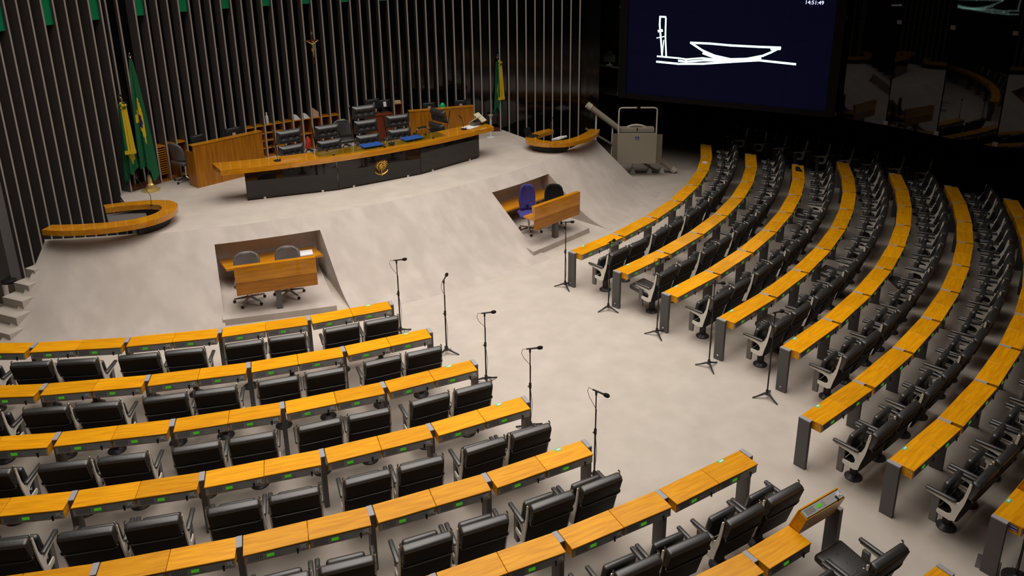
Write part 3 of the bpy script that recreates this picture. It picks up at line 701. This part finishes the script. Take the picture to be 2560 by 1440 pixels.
def desk_mic(q, label, rz=0, h=.28):
    t = thing('desk_microphone', label, 'microphone', q, rz)
    obj('foot', MB().lathe([(.075, 0), (.075, .018), (.03, .026), (.012, .032)], 18), 'black', t)
    obj('neck', MB().tube([(0, 0, .02), (0, .02, .12), (-.03, .05, h)], .006, 6), 'cable', t)
    obj('capsule', MB().cyl((-.03, .05, h), (-.08, .08, h + .07), .016, n=10), 'black', t)
    obj('switch', MB().cyl((.06, .0, .0), (.06, 0, .06), .008, n=8), 'black', t)
desk_mic(tpt(-2.15, .30), 'black gooseneck microphone at the left end of the presiding table')
desk_mic(tpt(2.55, .34), 'black gooseneck microphone at the right end of the presiding table')
desk_mic(tpt(.42, .25) + Vector((0, 0, .033)), 'black gooseneck microphone between the two blue blotters', 0, .22)
tag(obj('paper_sheet', MB().box(-.2, .2, -.14, .14, 0, .006), 'paper', None, tpt(2.82, .42), (0, 0, .35), smooth=0), 'white sheet of paper at the right end of the presiding table', 'paper')
bs = thing('book_on_stand', 'large open book on a stand at the right end of the table', 'book', tpt(3.08, .52) , math.radians(200))
obj('stand', MB().box(-.2, .2, -.02, .12, 0, .1).cyl((-.12, 0, .0), (-.12, .1, .16), .008).cyl((.12, 0, 0), (.12, .1, .16), .008), 'grey_plastic', bs)
for sg in (-1, 1): obj('page_block', MB().rbox(0, .2, -.16, .16, 0, .025, .006, 1), 'bookcover', bs, (0, .06, .15), (math.radians(35), sg * math.radians(6), 0 if sg > 0 else PI))

# ------------------------------------------------------------------ tufted chairs behind the table
def pad_mesh(w, h, d, nx=3, cz=.5):
    b = MB(); NX, NZ = 18, 12; vs = []
    for j in range(NZ + 1):
        for i in range(NX + 1):
            u, v = i / NX, j / NZ; x = (u - .5) * w; z = v * h
            e = min(1, min(u, 1 - u) * 7) ** .5 * min(1, min(v, 1 - v) * 5) ** .5
            y = d * e
            for k in range(nx):
                cx = (k - (nx - 1) / 2) * w * .26; r2 = ((x - cx) / (w * .09)) ** 2 + ((z - cz * h) / (h * .17)) ** 2; y -= d * .42 * math.exp(-r2)
            y -= d * .22 * math.exp(-((z - cz * h) / (h * .09)) ** 2) * e
            vs.append((x, y, z))
    n = NX + 1; b.add(vs, [(j * n + i, j * n + i + 1, (j + 1) * n + i + 1, (j + 1) * n + i) for j in range(NZ) for i in range(NX)])
    b.add([(x, -.012, z) for x, y, z in vs], [(j * n + i, (j + 1) * n + i, (j + 1) * n + i + 1, j * n + i + 1) for j in range(NZ) for i in range(NX)])
    rim_ = [i for i in range(n)] + [j * n + NX for j in range(1, NZ + 1)] + [NZ * n + i for i in range(NX - 1, -1, -1)] + [j * n for j in range(NZ - 1, 0, -1)]
    o0 = 0; b.f += [[rim_[k], rim_[(k + 1) % len(rim_)], rim_[(k + 1) % len(rim_)] + len(vs), rim_[k] + len(vs)] for k in range(len(rim_))]; b.m += [0] * len(rim_)
    return b.mesh('pad', ['leather'], 60)
PADM = pad_mesh(.60, .335, .10); PADS = pad_mesh(.58, .54, .09, 3, .55)
def exec_chair(pos, rz, npads, label):
    t = thing('tufted_chair', label, 'chair', pos, rz, 'tufted leather chairs behind the presiding table')   # sitter looks to -y
    ht = .47 + npads * .345
    for k in range(npads):
        z = .48 + k * .345
        link('back_pad', PADM, t, (0, .20 + .065 * k, z), (math.radians(-11), 0, PI))
    link('seat_pad', PADS, t, (0, -.30, .42), (math.radians(-88), 0, 0))
    for sx in (-1, 1):
        obj('side_rail', MB().tube([(sx * .315, -.28, .40), (sx * .315, .1, .40), (sx * .315, .19, .46), (sx * .315, .22, .62), (sx * .315, .21 + .2 * (ht - .46), ht)], .014, 8), 'chrome', t)
        obj('armrest', MB().tube([(sx * .32, .20, .50), (sx * .35, .10, .62), (sx * .35, -.02, .655), (sx * .35, -.22, .65), (sx * .325, -.26, .55), (sx * .31, -.22, .42)], .016, 8), 'chrome', t)
        obj('arm_pad', MB().rbox(sx * .35 - .03, sx * .35 + .03, -.22, .06, .655, .69, .012, 2), 'leather', t)
    obj('column', MB().cyl((0, 0, .1), (0, 0, .40), .03, n=12), 'chrome', t)
    for k in range(5):
        a = k * 2 * PI / 5 + .3; c, s_ = math.cos(a), math.sin(a)
        f_ = obj('base_leg', MB().tube([(0, 0, .11), (.30 * c, .30 * s_, .075)], [.028, .018], 8), 'chrome', t)
        obj('castor', MB().ball((.30 * c, .30 * s_, .03), .03, .03, .03, 10, 6), 'black', f_)
exec_chair((-1.48, -7.05, ZS), math.radians(6), 2, 'tufted black leather chair at the left end of the presiding table')
exec_chair((-.60, -7.10, ZS), math.radians(3), 2, 'tufted black leather chair between the left end chair and the tallest chair')
exec_chair((.34, -7.15, ZS), 0, 3, 'tallest tufted black leather chair at the middle of the presiding table')
exec_chair((1.20, -7.08, ZS), math.radians(-4), 2, 'tufted black leather chair just right of the tallest chair')
exec_chair((2.12, -6.95, ZS), math.radians(-80), 2, 'tufted black leather chair turned sideways near the right wooden counter')
# rounded side chairs
def round_chair(pos, rz, label, mat_='leather', arm=False, group=None, star=True, h=.45):
    t = thing('swivel_chair', label, 'chair', pos, rz, group)     # sitter looks to -y
    sh_ = MB(); NU, NV = 12, 8; vs = []
    for j in range(NV + 1):
        for i in range(NU + 1):
            u = (i / NU - .5) * 2; v = j / NV; wdt = .235 * math.sqrt(max(.15, 1 - max(0, (v - .45) / .58) ** 4))
            vs.append((wdt * u,   .18 + .09 * v - .09 * u * u * (1 - .75 * v), h + .06 + v * .44))
    n = NU + 1; sh_.add(vs, [(j * n + i, j * n + i + 1, (j + 1) * n + i + 1, (j + 1) * n + i) for j in range(NV) for i in range(NU)])
    m_ = sh_.mesh('shell', [mat_], 60); o_ = link('backrest', m_, t); md = o_.modifiers.new('thick', 'SOLIDIFY'); md.thickness = .045
    obj('seat', MB().rbox(-.23, .23, -.24, .2, h - .03, h + .06, .035, 3), mat_, t)
    if star:
        obj('column', MB().cyl((0, 0, .1), (0, 0, h), .025, n=10), 'chrome', t)
        for k in range(5):
            a = k * 2 * PI / 5 + .5; c, s_ = math.cos(a), math.sin(a)
            f_ = obj('base_leg', MB().tube([(0, 0, .12), (.28 * c, .28 * s_, .075)], [.026, .016], 8), 'chrome', t)
            obj('castor', MB().ball((.28 * c, .28 * s_, .03), .03, .022, .03, 10, 6), 'black', f_)
    else:
        for sx in (-1, 1):
            for sy in (-.2, .18): obj('leg', MB().tube([(sx * .2, sy, h), (sx * .21, sy, .0)], .012, 8), 'chrome', t)
    return t
round_chair((.18, -5.95, ZS), 0, 'small round-backed black chair behind the tallest tufted chair', 'leather', star=False)
round_chair((-3.57, -5.70, ZS), math.radians(115), 'grey upholstered swivel chair beside the left wooden counter', 'grey_plastic')

# ------------------------------------------------------------------ wooden counters in front of the slats
def counter(sg, label):
    a = Vector((sg * 3.50, -6.42, 0)); b = Vector((sg * 1.86, -5.96, 0)) if sg < 0 else Vector((1.95, -6.02, 0))
    if sg > 0: a = Vector((3.68, -6.42, 0))
    t = thing('wooden_counter', label, 'counter', (0, 0, ZS)); p, q = (a, b) if sg < 0 else (b, a)
    d = q - p; ang = math.atan2(d.y, d.x); L = d.length
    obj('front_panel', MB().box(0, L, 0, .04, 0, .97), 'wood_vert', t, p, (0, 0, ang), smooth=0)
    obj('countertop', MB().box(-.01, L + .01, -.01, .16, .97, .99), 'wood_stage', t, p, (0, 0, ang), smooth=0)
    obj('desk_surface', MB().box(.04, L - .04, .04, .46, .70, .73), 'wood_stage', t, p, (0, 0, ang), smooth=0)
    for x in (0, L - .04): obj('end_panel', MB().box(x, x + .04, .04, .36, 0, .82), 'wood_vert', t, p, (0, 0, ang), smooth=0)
    return p, ang, L
pL, aL_, LL = counter(-1, 'tall wooden counter left of the tufted chairs')
pR, aR_, LR = counter(1, 'tall wooden counter right of the tufted chairs')
def monitor(q, rz, label, w=.36, h=.25, tilt=-8, note=None):
    t = thing('computer_monitor', label, 'monitor', q, rz, 'monitors on the stage')      # its back looks to -y
    obj('foot', MB().rbox(-.1, .1, -.02, .14, 0, .02, .006, 1), 'black', t); obj('stem', MB().box(-.025, .025, .03, .055, .02, .2), 'black', t, smooth=0)
    s_ = obj('screen', MB().rbox(-w / 2, w / 2, -.02, .03, 0, h, .012, 2), 'black', t, (0, .02, .13), (math.radians(tilt), 0, 0))
    obj('back_ridge', MB().rbox(-w * .32, w * .32, -.03, -.015, h * .86, h * .92, .005, 1), 'grey_plastic', s_)
    if note: obj('note', MB().box(-.045, .035, -.034, -.031, .02, .15), note, s_, smooth=0)
def on_counter(p, ang, x, y, z=.731): return Vector((p.x + x * math.cos(ang) - y * math.sin(ang), p.y + x * math.sin(ang) + y * math.cos(ang), ZS + z))
monitor(on_counter(pL, aL_, .30, .26), aL_ + .12, 'black monitor at the left end of the left wooden counter', .36, .27)
monitor(on_counter(pL, aL_, 1.16, .26), aL_ - .05, 'black monitor with a pale note on the left wooden counter', .38, .27, -8, 'cardboard')
monitor(on_counter(pR, aR_, .62, .27), aR_, 'black monitor above the middle of the right wooden counter', .34, .25, -8, 'cardboard')
monitor(on_counter(pR, aR_, 1.50, .27), aR_, 'black monitor at the right end of the right wooden counter', .34, .25, -8, 'cardboard')
b = MB(); b.ball((0, 0, .0), .1, .08, .18, 14, 8); tag(obj('green_cushion', b, 'greenp', None, on_counter(pR, aR_, .98, .28, .91), (0, 0, 0)), 'bright green rounded object behind the right wooden counter', 'cushion')
# mahogany cabinet with two monitors
cb = thing('mahogany_cabinet', 'dark red wooden cabinet behind the tallest tufted chair', 'cabinet', (1.22, -6.05, ZS), math.radians(-4))
obj('body', MB().box(-.36, .24, 0, .4, 0, .98), 'mahogany', cb, smooth=0); obj('top', MB().box(-.37, .25, -.01, .41, .98, 1.0), 'mahogany', cb, smooth=0)
monitor((1.02, -5.86, ZS + 1.001), .05, 'black monitor on the left of the mahogany cabinet', .40, .26)
monitor((1.36, -5.84, ZS + 1.001), -.05, 'black monitor with a white note on the mahogany cabinet', .32, .2, -8, 'paper')
# shelves fitted between the slats
def bay(i, label, h=.84, kind='shelves'):
    t0 = TH[i] + .1249 / WR
    t = thing('shelf_unit', label, 'shelf', (0, WY, ZS), -t0, 'shelves fitted between the wall slats')
    y0, y1, hw = 10.225, 10.485, .105
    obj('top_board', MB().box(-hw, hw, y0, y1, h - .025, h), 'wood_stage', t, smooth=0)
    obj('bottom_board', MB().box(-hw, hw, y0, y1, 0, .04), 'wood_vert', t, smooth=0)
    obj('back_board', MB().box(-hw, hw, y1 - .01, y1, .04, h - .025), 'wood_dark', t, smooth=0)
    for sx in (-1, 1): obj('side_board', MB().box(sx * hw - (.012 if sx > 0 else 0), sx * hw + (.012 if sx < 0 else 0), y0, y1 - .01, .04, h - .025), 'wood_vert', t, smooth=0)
    n = {'shelves': 4, 'louvre': 13, 'two': 2, 'open': 1}[kind]
    for k in range(1, n):
        z = .04 + (h - .065) * k / n + (.1 if kind == 'louvre' else 0) * (1 - k / n)
        obj('shelf_board', MB().box(-hw + .012, hw - .012, y0 + .005, y1 - .01, z - .008, z + .008), 'wood_stage', t, smooth=0)
iA = nearest(-4.15)
bay(iA, 'louvred wooden shelf bay right of the tall flag', .84, 'louvre')
bay(iA + 1, 'open wooden shelf bay between two others near the tall flag', .84, 'open')
bay(iA + 2, 'two-tier wooden shelf bay by the left swivel chair', .84, 'two')
iB = nearest(-1.85)
words = ['first', 'second', 'third', 'fourth', 'fifth', 'sixth', 'seventh', 'eighth', 'ninth', 'tenth', 'eleventh', 'twelfth']
for k in range(10): bay(iB + k, f"{words[k]} wooden shelf bay rightwards from the left wooden counter", .84, 'shelves' if k < 4 else 'two')
bay(nearest(2.02), 'wooden shelf bay just left of the right wooden counter', .98, 'two')
# bits on the shelves
def on_bay(i, dr, z): t = TH[i] + .1249 / WR; return Vector(((10.23 + dr) * math.sin(t), WY + (10.23 + dr) * math.cos(t), ZS + z)), -t
q, a = on_bay(iB + 2, .1, .841)
bt = thing('spray_bottle', 'white bottle on the shelf behind the leftmost tufted chair', 'bottle', q)
obj('body', MB().lathe([(.035, 0), (.038, .02), (.038, .16), (.03, .2), (.018, .22)], 14), 'paper', bt); obj('cap', MB().lathe([(.02, .22), (.022, .28), (.015, .285)], 12), 'white', bt)
for k, (ii, lb_) in enumerate(((iB + 5, 'left one of two'), (iB + 6, 'right one of two'))):
    q, a = on_bay(ii, .1, .841)
    tag(obj('paper_card', MB().prism([(-.085, 0), (.085, 0), (-.01, .12), (-.085, .12)], -.1, .04, 'xz'), 'paper', None, q, (0, 0, a), smooth=0), f"white folded paper card on the shelf, {lb_}", 'paper')
q, a = on_bay(iB + 7, .1, .841)
tag(obj('wooden_box', MB().prism([(-.085, 0), (.085, 0), (.085, .12), (-.085, .27)], -.08, .08, 'xz'), 'cardboard', None, q, (0, 0, a), smooth=0), 'pale wooden box with slanted top on the shelf', 'box')
q, a = on_bay(nearest(2.02), .1, .981)
tag(obj('paper_stack', MB().box(-.09, .09, -.06, .08, 0, .05), 'bookcover', None, q, (0, 0, a), smooth=0), 'stack of cream papers on the shelf left of the right counter', 'papers')
# red and white cloth hanging beside a tufted chair
cl = thing('hanging_cloth', 'red and white cloth with tassel hanging between two tufted chairs', 'cloth', (-1.0, -6.6, ZS))
obj('pole', MB().cyl((0, 0, 0), (0, 0, .8), .01, n=8), 'black', cl)
obj('red_half', MB().tube([(0, 0, .86), (.01, 0, .78), (.0, 0, .66), (-.01, 0, .58)], [.02, .055, .065, .07], 10), 'red', cl)
obj('white_half', MB().tube([(-.01, 0, .585), (-.01, 0, .45), (0, 0, .34)], [.071, .062, .04], 10), 'paper', cl)
obj('foot', MB().lathe([(.12, 0), (.12, .015), (.02, .03)], 16), 'black', cl)
# standing ashtray by the right counter
at = thing('pedestal_ashtray', 'white pedestal ashtray between the right counter and the flag', 'ashtray', (4.25, -6.35, ZS))
obj('dish', MB().lathe([(.03, .60), (.11, .66), (.11, .70), (.02, .70)], 18), 'chrome', at); obj('column', MB().cyl((0, 0, .02), (0, 0, .61), .025, n=12), 'white', at); obj('foot', MB().lathe([(.12, 0), (.12, .02), (.03, .03)], 18), 'white', at)

# ------------------------------------------------------------------ crucifix
cx = thing('crucifix', 'dark wooden crucifix with a gilded figure on the slatted wall', 'crucifix', (-.02, WY + 10.175, 3.45))
obj('upright', MB().box(-.022, .022, 0, .02, 0, .85), 'wood_dark', cx, smooth=0)
obj('crossbar', MB().box(-.17, .17, -.002, .018, .56, .605), 'wood_dark', cx, smooth=0)
obj('plaque', MB().box(-.03, .03, -.006, .0, .74, .80), 'grey_plastic', cx, smooth=0)
fg = MB()
fg.tube([(-.15, -.02, .585), (-.08, -.022, .545), (-.03, -.03, .51), (0, -.034, .50), (.03, -.03, .51), (.08, -.022, .545), (.15, -.02, .585)], [.008, .012, .016, .024, .016, .012, .008], 8)
fg.tube([(0, -.03, .52), (0, -.036, .47), (.004, -.034, .42), (.006, -.034, .38), (.0, -.036, .34), (-.004, -.036, .27), (0, -.03, .19), (0, -.026, .16)], [.02, .032, .025, .03, .026, .02, .015, .008], 10)
fg.ball((.008, -.042, .555), .021, .022, .028, 10, 8); fg.tube([(-.03, -.036, .40), (-.032, -.035, .34), (-.028, -.034, .31)], [.016, .014, .006], 8)
obj('figure', fg, 'figure', cx, smooth=60)

# ------------------------------------------------------------------ flags
def flag(pos, hp, ztop, zbot, rt, rb_, label, seed, base='brass', yel=(.12, .42), ribbon=False, blue=True):
    t = thing('flag', label, 'flag', pos, 0, 'ceremonial flags beside the slatted wall'); rnd = random.Random(seed)
    obj('pole', MB().cyl((0, 0, .05), (0, 0, hp - .12), .014, n=10), 'wood_dark', t)
    obj('finial', MB().lathe([(.008, hp - .14), (.012, hp - .12), (.032, hp - .08), (.03, hp - .05), (.008, hp)], 12), 'chrome', t)
    if base == 'brass': obj('base', MB().lathe([(.20, 0), (.20, .02), (.10, .06), (.075, .14), (.05, .17), (.045, .30), (.03, .36)], 8), 'brass', t, smooth=0)
    NU, NV = 40, 26; vs = []; ph = [rnd.uniform(0, 6) for _ in range(4)]
    for j in range(NV + 1):
        v = j / NV
        for i in range(NU):
            u = 2 * PI * i / NU; R_ = rt + (rb_ - rt) * (v ** .75)
            f_ = 1 + .30 * math.sin(5 * u + ph[0] + 1.2 * v) + .18 * math.sin(8 * u + ph[1] - 1.5 * v)
            z = ztop - v * (ztop - zbot) * (1 + .10 * math.sin(u + ph[2]) * v + .05 * math.sin(3 * u + ph[3]) * v)
            vs.append((R_ * f_ * math.cos(u) * 1.0, R_ * f_ * math.sin(u) * .6, z))
    fs = []; ms = []
    for j in range(NV):
        for i in range(NU):
            v = (j + .5) / NV; u = (i + .5) / NU      # u=.75 looks to -y (the audience)
            c = .70 + .13 * v; wdt = .15 * max(0, 1 - abs((v - (yel[0] + yel[1]) / 2 - .08) / ((yel[1] - yel[0]) * .62)))
            m_ = 1 if abs(u - c) < wdt else 0
            if blue and abs(u - c + .03) < wdt * .35 and abs(v - (yel[0] + yel[1]) / 2 - .1) < .07: m_ = 2
            if abs(u - .86 - .05 * v) < .014 and v < .55: m_ = 1
            fs.append((j * NU + i, j * NU + (i + 1) % NU, (j + 1) * NU + (i + 1) % NU, (j + 1) * NU + i)); ms.append(m_)
    b = MB(); b.v = vs; b.f = [list(q) for q in fs]; b.m = ms
    obj('cloth', b, ['fgreen', 'fyellow', 'fblue'], t, smooth=80)
    if ribbon:
        r = MB()
        for k in range(6):
            a = k * PI / 3; r.ball((.055 * math.cos(a), -.02, .055 * math.sin(a)), .03, .02, .03, 8, 6, k % 2)
        r.ball((0, -.035, 0), .035, .02, .035, 10, 6, 0); obj('rosette', r, ['fyellow', 'fgreen'], t, (0, -.1, ztop - .02))
        b = MB()
        for k, (x0, mi) in enumerate(((-.05, 1), (-.015, 0), (.022, 0), (.055, 0))):
            b.add([(x0 - .018, 0, 0), (x0 + .018, 0, 0), (x0 * 1.5 + .022, -.07, -.95), (x0 * 1.5 - .022, -.07, -.95), (x0 - .018, .006, 0), (x0 + .018, .006, 0), (x0 * 1.5 + .022, -.064, -.95), (x0 * 1.5 - .022, -.064, -.95)],
                  [(0, 1, 2, 3), (4, 7, 6, 5), (0, 4, 5, 1), (1, 5, 6, 2), (2, 6, 7, 3), (3, 7, 4, 0)], mi)
        b.box(-.11, .11, -.08, -.06, -1.02, -.94, 0)
        obj('ribbon', b, ['fyellow', 'fgreen'], t, (0, -.11, ztop - .05), smooth=0)
flag((-4.38, -5.98, ZS), 3.05, 2.92, .55, .022, .15, 'tall green and yellow flag on a brass base by the slats', 3, yel=(.30, .62))
flag((-4.68, -5.94, ZS + .09), 2.12, 1.90, .40, .045, .13, 'shorter green and yellow flag with a ribbon and rosette', 5, None, (.35, .75), True)
flag((4.86, -5.80, ZS + .09), 2.12, 1.92, .40, .04, .105, 'green and yellow flag with a ribbon at the right of the stage', 9, None, (.25, .75), True)

# ------------------------------------------------------------------ stenographers' desks in the niches
def niche_desk(p, q, legx, label, sg):
    p = Vector((*p, 0)); q = Vector((*q, 0)); d = q - p; L = d.length; ang = math.atan2(d.y, d.x)
    t = thing('clerk_desk', label, 'desk', (p.x, p.y, .12), ang, 'clerk desks in the ramp recesses')
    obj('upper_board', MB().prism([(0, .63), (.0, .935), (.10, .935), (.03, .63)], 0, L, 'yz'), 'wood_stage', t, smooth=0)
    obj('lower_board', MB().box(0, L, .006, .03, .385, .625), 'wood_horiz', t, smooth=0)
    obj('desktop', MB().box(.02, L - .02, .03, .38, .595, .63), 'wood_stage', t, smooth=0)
    obj('leg', MB().box(L * .5 - .05, L * .5 + .05, .03, .14, 0, .595), 'post', t, smooth=0)
niche_desk((-4.02, -11.02), (-2.68, -11.40), 0, 'wooden clerk desk in the left recess of the ramp', -1)
niche_desk((2.14, -11.50), (3.60, -11.24), 0, 'wooden clerk desk in the right recess of the ramp', 1)
def back_shelf(sg, label):
    Aq = [ramp(sg * q, T0) for q in (SA + .012, SB - .012)]
    pts_ = [(p.x, p.y + .27) for p in Aq]; out_ = [(p.x, p.y - .30) for p in Aq]
    t = thing('recess_shelf', label, 'shelf', (0, 0, 0))
    obj('shelf_board', MB().prism([pts_[0], pts_[1], out_[1], out_[0]], .51, .55), 'wood_stage', t, smooth=0)
    mx = [(a[0] * .5 + b[0] * .5, a[1] * .5 + b[1] * .5) for a, b in zip((pts_[0], out_[0]), (pts_[1], out_[1]))]
    obj('drawer', MB().box(mx[1][0] - .25, mx[1][0] + .25, mx[1][1] + .03, mx[0][1] - .05, .40, .508), 'wood_vert', t, smooth=0)
back_shelf(-1, 'wooden wall shelf inside the left recess'); back_shelf(1, 'wooden wall shelf inside the right recess')
round_chair((-3.70, -10.58, .12), math.radians(-20), 'grey shell swivel chair in the left recess, left one', 'grey_plastic', h=.42)
round_chair((-3.02, -10.74, .12), math.radians(-28), 'grey shell swivel chair in the left recess, right one', 'grey_plastic', h=.42)
def office_chair(pos, rz, m_, label, w=.42, hh=.5):
    t = thing('office_chair', label, 'chair', pos, rz)    # sitter looks to -y
    b = MB(); NU, NV = 10, 10; vs = []
    for j in range(NV + 1):
        v = j / NV
        for i in range(NU + 1):
            u = (i / NU - .5) * 2; ww = w / 2 * (.82 + .18 * math.sin(PI * min(1, v * 1.15))) * (1 - .35 * max(0, (v - .82) / .18) ** 2)
            vs.append((ww * u, .2 + .05 * v + .03 * math.sin(v * PI) - .06 * u * u, .50 + v * hh))
    n = NU + 1; b.add(vs, [(j * n + i, j * n + i + 1, (j + 1) * n + i + 1, (j + 1) * n + i) for j in range(NV) for i in range(NU)])
    o_ = link('backrest', b.mesh('backrest', [m_], 60), t); md = o_.modifiers.new('thick', 'SOLIDIFY'); md.thickness = .05
    obj('seat', MB().rbox(-.24, .24, -.24, .2, .42, .50, .035, 3), m_, t); obj('back_strut', MB().box(-.03, .03, .16, .19, .40, .62), 'black', t, smooth=0)
    obj('column', MB().cyl((0, 0, .1), (0, 0, .43), .026, n=10), 'chrome', t)
    for k in range(5):
        a = k * 2 * PI / 5 + .9; c, s_ = math.cos(a), math.sin(a)
        f_ = obj('base_leg', MB().tube([(0, 0, .12), (.29 * c, .29 * s_, .075)], [.026, .018], 8), 'chrome', t)
        obj('castor', MB().ball((.29 * c, .29 * s_, .032), .032, .024, .032, 10, 6), 'black', f_)
office_chair((2.55, -10.68, .12), math.radians(-22), 'purple', 'purple office chair in the right recess of the ramp', .40, .60)
office_chair((3.20, -10.76, .12), math.radians(-38), 'fabric', 'black office chair in the right recess of the ramp', .46, .50)
tag(obj('document_tray', MB().rbox(-.2, .2, -.13, .13, 0, .035, .008, 1), 'paper', None, (-2.45, -9.94, .551), (0, 0, -.26)), 'white telephone set and papers on the left recess shelf', 'papers')
tag(obj('paper_pile', MB().box(-.17, .17, -.12, .12, 0, .03, 0).box(-.15, .17, -.11, .12, .03, .07, 0, Matrix.Rotation(.25, 4, 'Z')), 'paper', None, (3.1, -9.82, .551), (0, 0, .2), smooth=0), 'pile of white papers on the right recess shelf', 'papers')

# ------------------------------------------------------------------ wheelchair platform lift on the right stairs
ld = Vector((.834, -.552, 0)); lang = math.atan2(ld.y, ld.x); LO = Vector((7.184, -8.393, 0))
lf = thing('platform_lift', 'beige wheelchair platform lift on an inclined rail right of the ramp', 'lift', LO, lang)   # local x runs down the rail, front looks to -y
obj('cabinet', MB().rbox(0, 1.12, 0, .03, .42, 1.31, .006, 1), 'beige', lf)
obj('side_flap', MB().box(-.15, 0, .02, .05, .45, 1.30), 'beige_dark', lf, smooth=0); obj('side_flap', MB().box(1.12, 1.28, .02, .05, .45, 1.27), 'beige_dark', lf, smooth=0)
obj('control_box', MB().rbox(.08, 1.06, .12, .35, 1.31, 1.44, .01, 1), 'beige', lf); obj('latch', MB().box(.55, .58, .112, .12, 1.36, 1.44), 'black', lf, smooth=0)
obj('hump', MB().tube([(.28, .24, 1.43), (.4, .24, 1.48), (.55, .24, 1.50), (.70, .24, 1.48), (.82, .24, 1.43)], .035, 8), 'cream', lf)
obj('folded_seat', MB().box(.05, 1.07, .10, .36, .50, 1.31), 'beige_dark', lf, smooth=0)
obj('safety_arm', MB().tube([(.02, .05, 1.30), (.02, .05, 1.95), (.035, .05, 2.01), (.10, .05, 2.04), (.52, .05, 2.04)], .022, 8), 'cream', lf)
obj('safety_arm', MB().tube([(1.10, .05, 1.30), (1.10, .05, 1.95), (1.085, .05, 2.01), (1.02, .05, 2.04), (.62, .05, 2.04)], .022, 8), 'cream', lf)
a_, b_ = Vector((-.80, .42, 2.02)), Vector((1.72, .42, .10))
rl = obj('guide_rail', MB().cyl(a_, b_, .085, n=14), 'beige', lf); dd = (b_ - a_).normalized()
obj('end_cap', MB().cyl(a_ - dd * .06, a_ + dd * .08, .095, .10, 14), 'cream', rl); obj('end_cap', MB().cyl(b_ - dd * .08, b_ + dd * .06, .10, .095, 14), 'cream', rl)
obj('lower_rail', MB().cyl((-.88, .42, 1.36), (1.30, .42, -.0 + .02), .032, n=10), 'beige_dark', lf)
for x, h_ in ((-.58, 1.86), (-.10, 1.48), (.52, .9), (1.02, .62), (1.38, .35)):
    s_ = obj('support_post', MB().box(x - .022, x + .022, .44, .48, .02, h_), 'white', lf, smooth=0)
    obj('post_foot', MB().prism([(x - .085, 0), (x + .085, 0), (x + .03, .16), (x - .03, .16)], .40, .52, 'xz'), 'white', s_, smooth=0)
sgn_ = obj('access_sign', MB().box(.50, .60, -.004, .0, 1.12, 1.22), 'navy', lf, smooth=0)
ic = MB(); ic.ball((.545, -.006, 1.203), .009, .002, .009, 8, 6); ic.tube([(.545, -.006, 1.19), (.548, -.006, 1.165), (.568, -.006, 1.163), (.576, -.006, 1.137), (.585, -.006, 1.14)], .0045, 5)
ic.tube([(.54 + .024 * math.cos(a), -.006, 1.152 + .024 * math.sin(a)) for a in [math.radians(110 + 21 * k) for k in range(11)]], .004, 5)
obj('wheelchair_symbol', ic, 'paper', sgn_)
# waste bin at the foot of the left stairs
wbin = thing('waste_bin', 'chrome waste bin behind the left stage steps', 'bin', (-7.25, -7.95, 0))
obj('body', MB().lathe([(.12, 0), (.12, .5), (.115, .5), (.115, .48)], 20), 'chrome', wbin); obj('lid', MB().lathe([(.125, .5), (.125, .54), (.08, .56)], 20), 'black', wbin)
# floor box and cable by the lower right desk
tag(obj('floor_plate', MB().rbox(-.12, .12, -.12, .12, 0, .012, .004, 1), 'grey_plastic', None, (1.1, -21.9, .0), (0, 0, .3)), 'flat grey floor plate beside the lower right desk post', 'plate')
